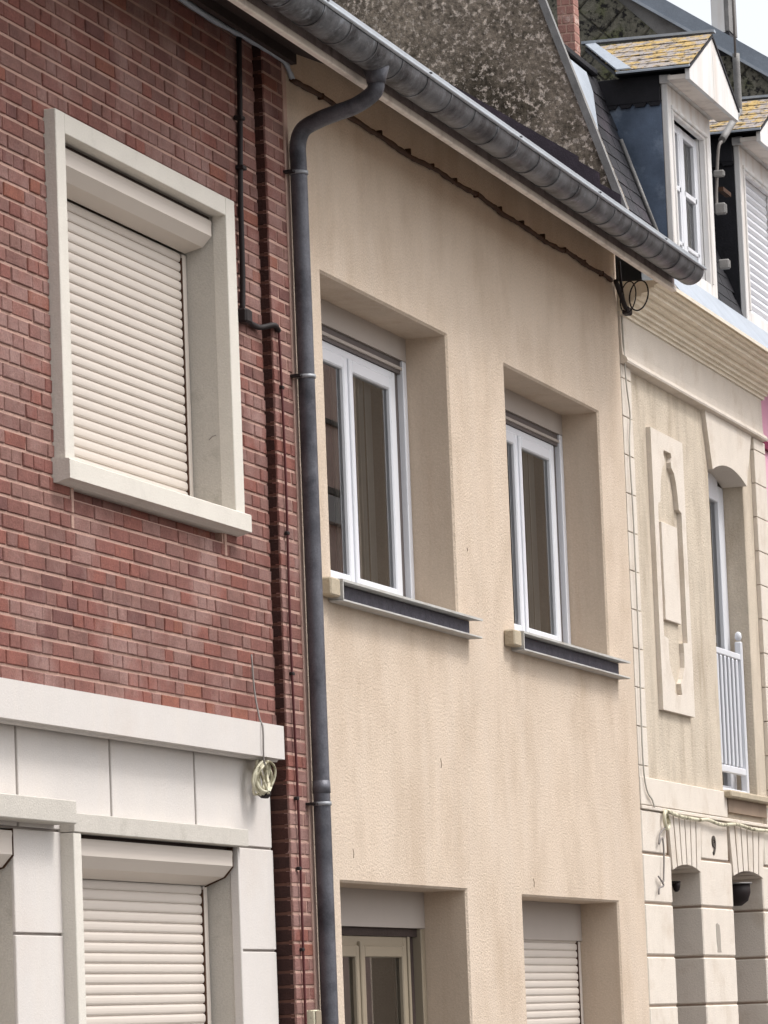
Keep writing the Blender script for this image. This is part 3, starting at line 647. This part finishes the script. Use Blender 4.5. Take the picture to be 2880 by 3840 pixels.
# arched lintel block over upstairs window
def arch_poly(xl, xr, zs, zc, n_=14):
    c_ = (xl + xr) / 2; w = (xr - xl) / 2; h = zc - zs; r = (w * w + h * h) / (2 * h); a0 = math.asin(w / r)
    return [(c_ + r * math.sin(-a0 + 2 * a0 * i / n_), zc - r + r * math.cos(-a0 + 2 * a0 * i / n_)) for i in range(n_ + 1)]
def arch_block(name, m_, xl, xr, zs, zc, xtl, xtr, zt, y0, y1, parent):
    A = arch_poly(xl, xr, zs, zc); n_ = len(A) - 1; T = [(xtl + (xtr - xtl) * i / n_, zt) for i in range(n_ + 1)]
    b = MB()
    for i in range(n_):
        b.quad((A[i][0], y0, A[i][1]), (A[i + 1][0], y0, A[i + 1][1]), (T[i + 1][0], y0, T[i + 1][1]), (T[i][0], y0, T[i][1]))
        b.quad((A[i][0], y0, A[i][1]), (A[i][0], y1, A[i][1]), (A[i + 1][0], y1, A[i + 1][1]), (A[i + 1][0], y0, A[i + 1][1]))
        b.quad((T[i][0], y0, zt), (T[i + 1][0], y0, zt), (T[i + 1][0], y1, zt), (T[i][0], y1, zt))
    for P0, P1 in ((A[0], T[0]), (A[-1], T[-1])): b.quad((P0[0], y0, P0[1]), (P0[0], y1, P0[1]), (P1[0], y1, P1[1]), (P1[0], y0, P1[1]))
    return b.build(name, m_, parent)
arch_block('arched_lintel', m_cstone, 28.56, 29.66, 5.30, 5.375, 28.40, 29.90, 5.694, -.012, .17, cr)
# upstairs window: frame, pane, railing
yw = 0.165
fb = MB(); fb.box(29.50, 29.67, yw, yw + .06, 3.09, 5.30, .006); fb.box(28.56, 28.66, yw, yw + .06, 3.09, 5.30, .006); fb.box(28.66, 29.50, yw, yw + .06, 5.18, 5.37, .006); fb.box(28.66, 29.50, yw, yw + .06, 3.09, 3.16, .006)
f = fb.build('window_frame', m_pvc, cr)
p = MB(); p.quad((28.66, yw + .03, 3.16), (29.5, yw + .03, 3.16), (29.5, yw + .03, 5.18), (28.66, yw + .03, 5.18)); p.build('pane', m_glass, f, fix=False)
rm = MB(); rm.box(28.2, 30.2, .51, 1.8, 2.7, 5.8); rm.build('room', m_glass_in, cr)
curt(cr, 28.7, 29.5, 3.2, 5.2, .30, m_curtain)
rail = bx('railing', m_pvc, cr, 28.56, 29.66, .08, .11, 4.055, 4.10, c=.006); bx('bottom_rail', m_pvc, rail, 28.56, 29.60, .08, .11, 3.235, 3.285, c=.006); bx('bottom_rail', m_pvc, rail, 28.56, 29.60, .08, .11, 3.095, 3.125, c=.006)
x_ = 28.72
while x_ < 29.58: bx('baluster', m_pvc, rail, x_, x_ + .032, .08, .105, 3.286, 4.054, c=.008); x_ += .125
for x_ in (29.585, 28.56):
    b = MB(); b.box(x_ + .01, x_ + .055, .07, .12, 3.095, 4.19, .008); b.build('railing_post', m_pvc, rail)
    b = MB(); b.tube([(x_ + .035, .095, 4.20), (x_ + .035, .095, 4.22), (x_ + .035, .095, 4.25), (x_ + .035, .095, 4.262)], [.016, .026, .022, .006], 10); b.build('finial', m_pvc, rail)
bx('finial', m_pvc, rail, 28.80, 28.84, .08, .11, 4.11, 4.19, c=.015)
bx('window_sill', m_blockst, cr, 28.45, 29.93, -.06, .16, 3.035, 3.085, c=.01)
bx('sill_block', m_cjoint, cr, 28.55, 29.80, -.012, YC, 2.94, 3.034)  # brown tone stands in for the shade on the block under the sill
# plain band
bx('string_band', m_cstone, cr, CX0 + .004, 28.53, -.008, YC + .001, 2.90, 3.075, c=.004)
bx('string_band', m_cstone, cr, 29.82, CX1 - .003, -.0085, YC + .001, 2.892, 3.02, c=.004)
bx('string_band', m_cstone, cr, CX0 + .004, CX1 - .003, -.012, YC + .001, 2.872, 2.896, c=.004)
# rusticated ground floor
zj = [2.868, 2.597, 2.284, 1.955, 1.642, 1.33, 1.02, .7, .38, 0.0]
YS = 0.0
gf = MB()
gf.build('x', m_cjoint, None) if False else None
for (a, d, rr_) in ((CX0 + .005, 26.795, True), (27.637, 28.592, True), (29.587, CX1 - .004, False)):
    for k in range(len(zj) - 1):
        za, zb_ = zj[k + 1] + .007, zj[k] - .007
        if k == 0 and a > 27: za = 2.60
        dd = d if not (k == 0) else d - (.05 if a < 27 else 0)
        aa = a
        if k == 0: continue
        bx('stone_block', m_cstone, cr, aa, dd, YS - .004, .30, za, zb_, c=.008)
bx('stone_block', m_cstone, cr, CX0 + .005, 26.70, -.004, YC + .001, 2.604, 2.865, c=.008)
bx('stone_block', m_cstone, cr, 27.70, 28.50, -.004, YC + .001, 2.604, 2.865, c=.006)
bx('stone_block', m_cstone, cr, 29.70, CX1 - .004, -.004, YC + .001, 2.604, 2.865, c=.008)
bx('joint_backing', m_cjoint, cr, CX0 + .006, 26.79, .004, .29, 0, 2.60); bx('joint_backing', m_cjoint, cr, 27.645, 28.585, .004, .29, 0, 2.603); bx('joint_backing', m_cjoint, cr, 29.595, CX1 - .006, .004, .29, 0, 2.60)
# voussoirs
def vouss(xl, xr, xtl, xtr, n_):
    A = arch_poly(xl, xr, 2.505, 2.55, n_)
    for i in range(n_):
        g0, g1 = (0.10, 0.90)
        t0, t1 = (i + g0) / n_, (i + g1) / n_
        zb0 = A[i][1] + (A[i + 1][1] - A[i][1]) * g0; zb1 = A[i][1] + (A[i + 1][1] - A[i][1]) * g1
        xb0 = xl + (xr - xl) * t0; xb1 = xl + (xr - xl) * t1; xt0 = xtl + (xtr - xtl) * t0; xt1 = xtl + (xtr - xtl) * t1
        b = MB(); b.ext_y([(xb0, zb0), (xb1, zb1), (xt1, 2.862), (xt0, 2.862)], -.012, .295); b.build('voussoir', m_cstone, cr)
    b = MB(); arch = arch_poly(xl, xr, 2.508, 2.553, 14)
    arch_block('arch_backing', m_cjoint, xl, xr, 2.512, 2.557, xtl, xtr, 2.86, .006, .29, cr)
vouss(26.80, 27.63, 26.72, 27.69, 6); vouss(28.60, 29.585, 28.51, 29.69, 6)
for a, d in ((26.80, 27.63), (28.60, 29.58)):
    bx('door', m_wood, cr, a, d, .32, .36, 0, 2.56)
# number 9
def text_obj(name, txt, size, m_, parent, loc, ext=.003):
    cu = bpy.data.curves.new(name, 'FONT'); cu.body = txt; cu.size = size; cu.extrude = ext; cu.offset = .004; cu.align_x = 'CENTER'; cu.align_y = 'CENTER'
    tmp = bpy.data.objects.new('tmp', cu); COL.objects.link(tmp); dg = bpy.context.evaluated_depsgraph_get()
    me = bpy.data.meshes.new_from_object(tmp.evaluated_get(dg)); bpy.data.objects.remove(tmp)
    me.materials.clear(); me.materials.append(m_)
    return link(name, me, parent, Matrix.Translation(loc) @ Matrix.Rotation(R(90), 4, 'X') @ Matrix.Diagonal((1.25, 1, 1, 1)))
m_num = mat('number_paint', lin(74, 68, 62), 0.7, 0.05, 5)
text_obj('house_number', '9', 0.175, m_num, cr, (28.055, -.008, 2.69), .004)
# faint painted mark on the pier
mk = MB(); mk.ext_y([(28.02, 2.17), (28.05, 2.18), (28.12, 2.165), (28.14, 2.10), (28.135, 2.0), (28.15, 1.985), (28.03, 1.985), (28.04, 2.01), (28.02, 2.06)], -.0062, -.003)
mk.build('letter_plate', mat('worn_plate', lin(158, 150, 140), .8, .1, 12), cr)

# mansard
mv = Vector((0, 1, 2.96)).normalized(); mn = Vector((0, -2.96, 1)).normalized()
ms = MB(); ms.ext_x([(-.021, 6.50), (.055, 6.725), (.445, 7.88), (.46, 7.90), (3.0, 8.35), (3.0, 6.5)], 26.255, 33.0); mans = ms.build('mansard_roof', m_slateb, cr)
bx('mansard_edge', m_slateb, mans, 26.255, 27.40, .39, .46, 7.865, 7.915, c=.01)
mo = Vector((26.26, -.016, 6.515)) + mn * .004
slate_field(mans, mo, (1, 0, 0), mv, mn, 7, 13, .19, .105, m_slate, limit=112, t=.005)
mo = Vector((28.85, -.016, 6.515)) + mn * .004
slate_field(mans, mo, (1, 0, 0), mv, mn, 5, 13, .19, .105, m_slateb, limit=70, t=.005)
# pale soaker by the gable
pz = MB(); pp = lambda x, s_: tuple(Vector((x, -.016, 6.515)) + mv * s_ + mn * .03)
pz.ext_dir([pp(26.26, .80), pp(26.55, .74), pp(26.80, .98), pp(27.05, 1.22), pp(27.1, 1.38), pp(26.26, 1.38)], mn * .004); pz.build('zinc_soaker', m_apron, mans)
b = MB(); b.tube([tuple(Vector((27.43, -.016, 6.515)) + mv * .1 + mn * .03), tuple(Vector((27.43, -.016, 6.515)) + mv * .95 + mn * .03)], .014, 8); b.build('cheek_flashing', m_lead, mans)

# dormers
def dormer(xc, full=True, m_cheek=m_cheek):
    dm = MB(); xl, xr = xc - .63, xc + .66; yf = -.05
    d0 = MB()
    zt = 7.86
    cl = MB(); cl.ext_dir([(xl + .004, yf + .046, 6.45), (xl + .004, yf + .046, 7.70), (xl + .004, .42, 7.70), (xl + .004, yf + .05, 6.45)], (.03, 0, 0)); 
    core = cl.build('dormer', m_cheek, cr)
    c2 = MB(); c2.ext_dir([(xr - .004, yf + .046, 6.45), (xr - .004, yf + .046, 7.70), (xr - .004, .42, 7.70), (xr - .004, yf + .05, 6.45)], (-.03, 0, 0)); c2.build('cheek', m_cheek, core)
    bx('slate_frieze', m_slateb, core, xl - .025, xl + .03, yf + .047, .45, 7.68, 7.86, c=.004); bx('slate_frieze', m_slateb, core, xr - .03, xr + .025, yf + .047, .45, 7.68, 7.86, c=.004)
    hs_ = MB()                                                      # scalloped lower edge of the black slates
    for k in range(4): bq = MB(); bq.ext_dir([(xl - .02, yf + .04 + k * .1, 7.685), (xl - .02, yf + .14 + k * .1, 7.685), (xl - .02, yf + .12 + k * .1, 7.655), (xl - .02, yf + .06 + k * .1, 7.655)], (.015, 0, 0)); bq.build('slate_tab', m_slateb, core)
    fb = MB()
    ol, orr = xl + .13, xr - .19; ot, ob_ = 7.62, 6.60
    fb.box(xl, ol, yf, yf + .045, 6.45, 7.80, .006); fb.box(orr, xr, yf, yf + .045, 6.45, 7.80, .006); fb.box(ol, orr, yf, yf + .045, ot, 7.80, .006); fb.box(ol, orr, yf, yf + .045, 6.45, ob_, .006)
    for x_, y_ in ((ol - .002, 0), (orr - .01, 0)): fb.box(x_, x_ + .012, yf + .046, yf + .12, ob_ - .01, ot + .01)
    fb.box(xl - .02, xr + .02, yf - .03, yf + .09, 7.802, 7.86, .006); fb.box(ol - .05, orr + .05, yf - .015, yf + .01, ot + .02, ot + .05, .005); fb.box(ol - .045, ol - .02, yf - .012, yf + .01, ob_, ot + .02, .004); fb.box(orr + .02, orr + .045, yf - .012, yf + .01, ob_, ot + .02, .004)
    fb.build('casing', m_dwhite, core)
    if full:
        yw = yf + .06; w = MB(); mid = (ol + orr) / 2
        for a, d in ((ol, ol + .05), (orr - .05, orr), (mid - .05, mid + .05)): w.box(a, d, yw, yw + .05, ob_, ot, .006)
        for a, d in ((ol + .05, mid - .05), (mid + .05, orr - .05)):
            w.box(a, d, yw + .004, yw + .046, ot - .06, ot, .004); w.box(a, d, yw + .004, yw + .046, ob_, ob_ + .10, .004)
            w.box(a, d, yw + .004, yw + .046, 7.155, 7.195, .004); w.box(a, d, yw + .004, yw + .046, 6.78, 6.81, .004)
            w.box(a, a + .035, yw + .004, yw + .046, ob_ + .1, ot - .06, .003); w.box(d - .035, d, yw + .004, yw + .046, ob_ + .1, ot - .06, .003)
        w.build('window_frame', m_pvc, core)
        p = MB(); p.quad((ol, yw + .028, ob_), (orr, yw + .028, ob_), (orr, yw + .028, ot), (ol, yw + .028, ot)); p.build('pane', m_glass, core, fix=False)
        rm = MB(); rm.box(ol, orr, yw + .08, .3, ob_ - .05, ot + .05); rm.build('room', m_curtain, core)
    else:
        shutter_flat = MB()
        prof = [(0.008, 0), (0.0, 0.12), (-0.008, 0.5), (0.0, 0.9), (0.008, 1.0)]
        z_ = ob_
        while z_ < ot - .02:
            b = MB(); b.ext_x([(yf + .05 + q[0], z_ + q[1] * .058) for q in prof], ol, orr); b.build('slat', m_pvc, core); z_ += .058
        rm = MB(); rm.box(ol, orr, yf + .062, yf + .09, ob_, ot); rm.build('shutter_back', m_rail, core)
    # pediment
    pl, pr = xc - .75, xc + .76
    pd = MB(); half1 = [(pl, 7.79), (xc, 7.79), (xc, 8.235), (pl, 7.875)]
    pd.ext_y([(pl, 7.79), (xc - .003, 7.79), (xc - .003, 8.235), (pl, 7.875)], -.235, -.205); pd.ext_y([(xc + .003, 7.79), (pr, 7.79), (pr, 7.86), (xc + .003, 8.235)], -.235, -.205)
    pd.build('pediment_board', m_dwhite, core)
    bx('pediment_soffit', m_fascia, core, pl + .01, pr - .01, -.204, -.082, 7.80, 7.83)
    rf = MB()
    for sgn in (-1, 1):
        ex = xc + sgn * .775; 
        A = Vector((ex, -.245, 7.875)); B = Vector((xc, -.245, 8.25)); C = Vector((xc, .66, 8.25)); D = Vector((ex, .27, 7.875))
        rf.ext_dir([A, B, C, D], (0, 0, -.02))
    rr_ = rf.build('dormer_roof', m_slateb, core)
    # slates on the side facing left
    u = Vector((0, 1, 0)); v = Vector((.775, 0, .375)).normalized(); nrm = Vector((-.375, 0, .775)).normalized()
    for j in range(6):
        s0 = j * .135; ln = .86 * s0 / .861
        yend = .27 + (.66 - .27) * (s0 / .861); y = -.245
        while y < yend - .02:
            w_ = min(.16, yend - y, .08 if (j % 2 and y < -.24) else 9)
            me = MB(); t = .006
            p0 = Vector((xc - .785, y, 7.873)) + v * s0 + nrm * (.002 + random.uniform(0, .003))
            q = [p0 + nrm * t * 2, p0 + u * (w_ - .004) + nrm * t * 2, p0 + u * (w_ - .004) + v * .16 + nrm * t, p0 + v * .16 + nrm * t]
            me.ext_dir(q, -nrm * t); me.build('slate', m_lichen, core, fix=True); y += w_
    b = MB(); b.ext_dir([(xc - .03, -.26, 8.262), (xc + .03, -.26, 8.262), (xc + .03, .68, 8.275), (xc - .03, .68, 8.275)], (0, 0, .018)); b.build('ridge_strip', m_apron, core)
    b = MB(); a_ = Vector((xc - .79, .255, 7.885)); c_ = Vector((xc, .665, 8.275)); b.ext_dir([a_, a_ + Vector((0, -.10, .0)), c_ + Vector((0, -.07, 0)), c_], (0, 0, .012)); b.build('valley_strip', m_apron, core)
    b = MB(); b.ext_dir([(xc - .80, -.245, 7.862), (xc - .77, -.245, 7.877), (xc - .77, .26, 7.877), (xc - .80, .26, 7.862)], (0, 0, .012)); b.build('drip_strip', m_apron, core)
    return core
dormer(28.17, True)
dormer(30.42, False, m_slateb)

# ================================================================== pink house, far house, chimneys
pk = thing('pink_house', 'bright pink rendered house just past the cream one, at the right edge', 'house')
bx('wall', m_pink, pk, 30.365, 37.0, .02, .6, 0, 6.19)
bx('string_band', m_pinkd, pk, 30.366, 37.0, -.01, .019, 5.66, 5.72); bx('roof_block', m_slateb, pk, 33.01, 37.0, .1, 6, 6.2, 7.9)
bx('sill', m_pinkd, pk, 30.38, 31.5, -.05, .019, 4.98, 5.05)
fh = thing('far_house', 'taller house beyond with mossy diamond slates hung on its gable', 'house')
GX = 33.0
fg = MB(); vz = lambda y: 9.038 + .685 * (y - .358)
fg.ext_dir([(GX + .02, -.6, 6.0), (GX + .02, -.6, vz(-.6)), (GX + .02, 3.4, vz(3.4)), (GX + .02, 6.5, vz(3.4) - 2.1), (GX + .02, 6.5, 6.0)], (8, 0, 0)); fg.build('gable_wall', m_lead, fh)
dd = .40; hh = .40
dm = MB(); s_ = .5
dm.add([(0, -dd * .49, 0), (0, 0, -hh * .49), (0, dd * .49, 0), (0, 0, hh * .49), (-.012, -dd * .45, 0), (-.016, 0, -hh * .45), (-.012, dd * .45, 0), (-.006, 0, hh * .45)], [(4, 5, 6, 7), (0, 1, 5, 4), (1, 2, 6, 5), (2, 3, 7, 6), (3, 0, 4, 7)])
dme = dm.mesh('diamond_slate', m_diam)
j = 0; z_ = 7.9
while z_ < 11.6:
    y = -.5 + (dd / 2 if j % 2 else 0)
    while y < 3.3:
        if z_ + hh * .3 < vz(y) - .02: link('diamond_slate', dme, fh, Matrix.Translation((GX, y, z_)))
        y += dd
    z_ += hh / 2; j += 1
vg = MB(); vg.ext_dir([(GX - .05, -.7, vz(-.7) - .02), (GX - .05, 3.4, vz(3.4) - .02), (GX - .05, 3.4, vz(3.4) + .12), (GX - .05, -.7, vz(-.7) + .12)], (.12, 0, 0)); vg.build('verge', m_vzinc, fh)
vg = MB(); vg.ext_dir([(GX - .062, -.7, vz(-.7) - .045), (GX - .062, 3.4, vz(3.4) - .045), (GX - .062, 3.4, vz(3.4) - .018), (GX - .062, -.7, vz(-.7) - .018)], (.05, 0, 0)); vg.build('verge_drip', m_apron, fh)
cp = MB(); cp.box(GX, GX + .3, .69, .80, 9.30, 10.6, .006); c0 = cp.build('chimney_flue', m_dwhite, fh)
bx('flue_base', m_slateb, c0, GX - .01, GX + .32, .655, .80, 9.2, 9.40, c=.005); bx('flue_side', m_lead, c0, GX - .002, GX + .30, .655, .685, 9.41, 10.6)
ck = thing('brick_chimney', 'narrow pink brick chimney stack behind the gable wall', 'chimney')
bx('stack', m_mortar, ck, 31.004, 31.15, 1.438, 1.565, 8.3, 10.2)
for k in range(22):
    z_ = 8.55 + k * .072
    for (a, d) in (((1.435, 1.495), (1.505, 1.567)) if k % 2 else ((1.435, 1.46), (1.47, 1.53), (1.54, 1.567))): bx('brick', m_chimb, ck, 31.0, 31.152, a, d, z_, z_ + .062, c=.004)

# antenna pole
an = thing('antenna_pole', 'thin grey pole with a bent foot between the two dormers', 'pole')
b = MB(); b.tube([(29.58, -.1, 8.40), (29.6, -.1, 9.6)], .0085, 8); b.build('rod', m_grey, an)
b = MB(); b.tube(smooth([(29.60, -.1, 8.43), (29.60, -.1, 8.06), (29.55, -.1, 7.98), (28.98, -.1, 7.68)], 5), .026, 12); b.build('tube', m_lead, an)
b = MB(); b.tube(smooth([(28.99, -.1, 7.68), (28.93, -.08, 7.60), (28.90, -.06, 7.3), (28.88, -.06, 7.18)], 5), .012, 8); b.build('foot', m_grey, an)
for (x_, z_, s_) in ((28.87, 7.17, .04), (28.87, 7.42, .025), (28.9, 6.78, .035)):
    b = MB(); b.box(x_ - s_ * .6, x_ + s_, -.13, -.05, z_ - s_, z_ + s_, .01); b.build('clamp', m_lead, an)
bx('bracket', m_brown, an, 28.9, 29.15, -.11, -.07, 7.30, 7.33)

# ================================================================== cables
def cable(name, pts, r, m_, label, n_=6, wob=0.0, seg=8, cat='cable', rvar=0):
    P_ = smooth(pts, n_)
    if wob: P_ = [p + Vector((random.uniform(-wob, wob), 0, random.uniform(-wob, wob))) for p in P_]
    rs = [r * (1 + random.uniform(-rvar, rvar)) for _ in P_]
    b = MB(); b.tube(P_, rs, seg); o_ = b.build(name, m_, None); tag(o_, label, cat); return o_
pts = []; x_ = 19.44
while x_ < 25.98:
    pts.append((x_, -.016, 6.195 + .010 * math.sin(x_ * 2.3) - .012 * abs(math.sin(x_ * 3.3)) + random.uniform(-.004, .004))); x_ += .16
eb = thing('eaves_cable', 'thick brown wavy cable bundle clipped along the beige wall under the eaves', 'cable')
b = MB(); Q = smooth(pts, 3); b.tube(Q, [.0135 * (1 + random.uniform(-.18, .22)) for _ in Q], 8); b.build('bundle', m_brown, eb)
x_ = 19.9
while x_ < 25.9:
    bx('clip', m_brown, eb, x_, x_ + .016, -.033, 0, 6.18, 6.212, c=.003); x_ += .47 + random.uniform(-.05, .05)
cable('wall_cable', [(16.8, .02, 6.29), (17.84, .01, 6.262), (18.4, .0, 6.25), (18.9, -.01, 6.262), (19.30, -.02, 6.255), (19.40, -.02, 6.22), (19.46, -.015, 6.195)], .013, m_apron, 'pale dusty cable sagging along the top of the brick wall', rvar=.25)
vc = thing('vertical_cable', 'black cable down the brick wall beside the large shutter window, turning to the pier', 'cable')
b = MB(); b.tube(smooth([(18.80, .03, 6.30), (18.78, .032, 5.9), (18.745, .032, 5.5), (18.735, .032, 5.1), (18.72, .032, 4.93), (18.79, .03, 4.90), (18.95, .03, 4.895), (19.04, -.012, 4.915), (19.11, -.012, 4.90)], 6), .014, 8); b.build('line', m_black, vc)
for z_ in (5.86, 5.62): bx('clip', m_black, vc, 18.735, 18.79, .01, .05, z_, z_ + .02, c=.003)
b = MB(); b.box(18.68, 18.77, .0, .05, 4.88, 4.95, .01); b.build('junction', m_black, vc)
pc = thing('pier_cable', 'thin dark red cable running down the narrow brick pier', 'cable')
b = MB(); b.tube(smooth([(19.11, -.012, 4.90), (19.12, -.012, 4.8), (19.14, -.012, 4.2), (19.125, -.012, 3.4), (19.15, -.012, 2.6), (19.145, -.012, 1.66), (19.15, -.012, .4)], 6), .0062, 6); b.build('line', mat('red_cable', lin(84, 40, 40), .6, .1, 3), pc)
for z_ in (4.62, 3.92, 3.25, 2.66, 2.33, 1.95): bx('clip', m_black, pc, 19.12, 19.15, -.02, 0, z_, z_ + .016, c=.003)
cable('drop_cable', [(18.68, .035, 3.32), (18.66, .02, 3.15), (18.63, -.01, 3.02), (18.615, -.03, 2.97), (18.61, -.03, 2.84), (18.63, -.03, 2.80)], .0042, m_grey, 'thin grey cable hanging over the white lintel band', seg=6)
cb = thing('cable_coil', 'cream coiled cable bundle hanging under the end of the white lintel', 'cable coil')
for k in range(9):
    c0 = Vector((18.71 + random.uniform(-.025, .025), .01 + random.uniform(-.02, .02), 2.75)); a1 = .10 + random.uniform(-.02, .03); a2 = .075 + random.uniform(-.012, .012); tilt = R(28 + random.uniform(-8, 8)); pp_ = []
    for i in range(25):
        a = 2 * math.pi * i / 24; u, v = a1 * .8 * math.cos(a), a2 * math.sin(a)
        pp_.append(c0 + Vector((u * math.cos(tilt) * .9 + v * .7, .012 * math.sin(a * 2 + k), -u * math.sin(tilt) + v * .8)))
    b = MB(); b.tube(pp_, .0065, 7); b.build('loop', m_cream_c, cb)
b = MB(); b.box(18.70, 18.79, -.005, .04, 2.655, 2.70, .015); b.build('tape', m_black, cb)
ln = thing('hanging_wire_loops', 'dark wire loop coiled at the corner under the end of the gutter', 'wire')
for (cy, cz, ry, rz, rr_) in ((-.20, 6.075, .060, .105, .0048), (-.13, 6.07, .05, .11, .004)):
    pp_ = [(25.80 + .06 * math.sin(a), cy - ry * math.cos(a), cz + rz * math.sin(a)) for a in [2 * math.pi * i / 28 for i in range(29)]]
    b = MB(); b.tube(pp_, rr_, 7); b.build('loop', m_black, ln)
b = MB(); b.tube(smooth([(25.9, -.03, 6.20), (25.98, -.04, 6.12), (26.05, -.05, 6.05), (26.12, -.05, 6.02)], 5), .016, 8); b.build('stem', m_black, ln)
b = MB(); b.tube(smooth([(26.02, -.03, 6.34), (26.0, -.04, 6.2), (26.06, -.05, 6.06), (26.2, -.06, 6.22), (26.5, -.08, 6.27)], 5), .010, 8); b.build('strand', m_black, ln)
b = MB(); b.box(26.05, 26.16, -.07, -.01, 6.01, 6.06, .01); b.build('knot', m_black, ln)
cable('facade_cable', [(26.07, -.02, 6.0), (26.10, -.02, 5.6), (26.17, -.02, 5.37), (26.11, -.02, 5.15), (26.13, -.02, 4.7), (26.12, -.02, 3.9), (26.10, -.02, 3.1), (26.30, -.02, 2.93), (26.34, -.02, 2.89)], .0055, m_concg, 'thin pale cable down the corner of the cream house', seg=6)
cable('band_cable', [(26.60, -.03, 2.88), (26.68, -.03, 2.80), (26.62, -.03, 2.76), (26.56, -.03, 2.82), (26.62, -.03, 2.875), (26.95, -.035, 2.855), (27.5, -.035, 2.85), (27.8, -.035, 2.858), (28.2, -.035, 2.84), (28.7, -.035, 2.858), (29.2, -.035, 2.84), (29.9, -.035, 2.85), (30.3, -.035, 2.86)], .0125, m_cream_c, 'cream cable draped along under the stone band above the arches', seg=7)
cable('wire_tangle', [(26.60, -.025, 2.77), (26.45, -.025, 2.73), (26.40, -.025, 2.66), (26.50, -.025, 2.70), (26.52, -.025, 2.60), (26.49, -.025, 2.47), (26.46, -.025, 2.42), (26.34, -.025, 2.455), (26.46, -.028, 2.40), (26.35, -.025, 2.38), (26.33, -.025, 2.34)], .0058, m_grey, 'loose grey wire tangle hanging on the pale stone corner blocks', seg=6)
# small box at the bottom of the pier
mb = thing('meter_box', 'small cream box fixed low on the brick pier beside the downpipe', 'box')
bx('case', m_cream_c, mb, 19.17, 19.26, -.05, -.004, 1.56, 1.675, c=.006); bx('lid', m_pvcdim, mb, 19.175, 19.255, -.056, -.0505, 1.565, 1.67, c=.002)
# lanterns in the arches
for (x0, x1, z0, z1, lbl) in ((28.95, 29.40, 2.315, 2.475, 'black wall lantern with a flat lid under the right arch'), (27.30, 27.42, 2.38, 2.45, 'small black fitting under the left arch')):
    l = thing('wall_lantern', lbl, 'lantern')
    b = MB(); xc, yc = (x0 + x1) / 2, .10; rr_ = (x1 - x0) * .22
    b.tube([(xc, yc, z1 - .012), (xc, yc, z0 + (z1 - z0) * .55), (xc, yc, z0 + (z1 - z0) * .2), (xc, yc, z0)], [rr_, rr_, rr_ * .8, rr_ * .35], 14); b.build('cage', m_black, l)
    b = MB(); b.tube([(xc, yc, z1 - .010), (xc, yc, z1)], [rr_ * 1.15, rr_ * 1.1], 14); b.build('lid', m_lead if x1 > 28 else m_black, l)
    bx('arm', m_black, l, xc - .012, xc + .012, yc + rr_, .319, z1 - .03, z1 - .011)

# ================================================================== houses across the street (seen in the panes)
oh = thing('opposite_house', 'pink brick house across the street, mirrored in the left pane', 'house')
bx('wall', m_oppb, oh, 38, 47.7, -14, -7.6, 0, 12); bx('string_band', m_white, oh, 38, 47.7, -7.599, -7.5, 7.2, 7.5); bx('string_band', m_oppd, oh, 38, 47.7, -7.598, -7.55, 7.54, 7.61); bx('string_band', m_oppd, oh, 38, 47.7, -7.598, -7.55, 8.34, 8.39)
for x_ in (39, 42):
    w_ = bx('window', m_white, oh, x_, x_ + 1.3, -7.499, -7.45, 4.6, 6.4); bx('pane', m_slateb, w_, x_ + .1, x_ + 1.2, -7.449, -7.43, 4.7, 6.3)
oh = thing('opposite_house', 'dark brown house added across the street to darken the right panes', 'house')  # added unseen, so the right panes mirror something dark instead of sky
bx('wall', m_oppd, oh, 47.75, 72, -14, -7.6, 0, 12); bx('string_band', m_oppb, oh, 47.76, 72, -7.599, -7.5, 6.2, 6.4)
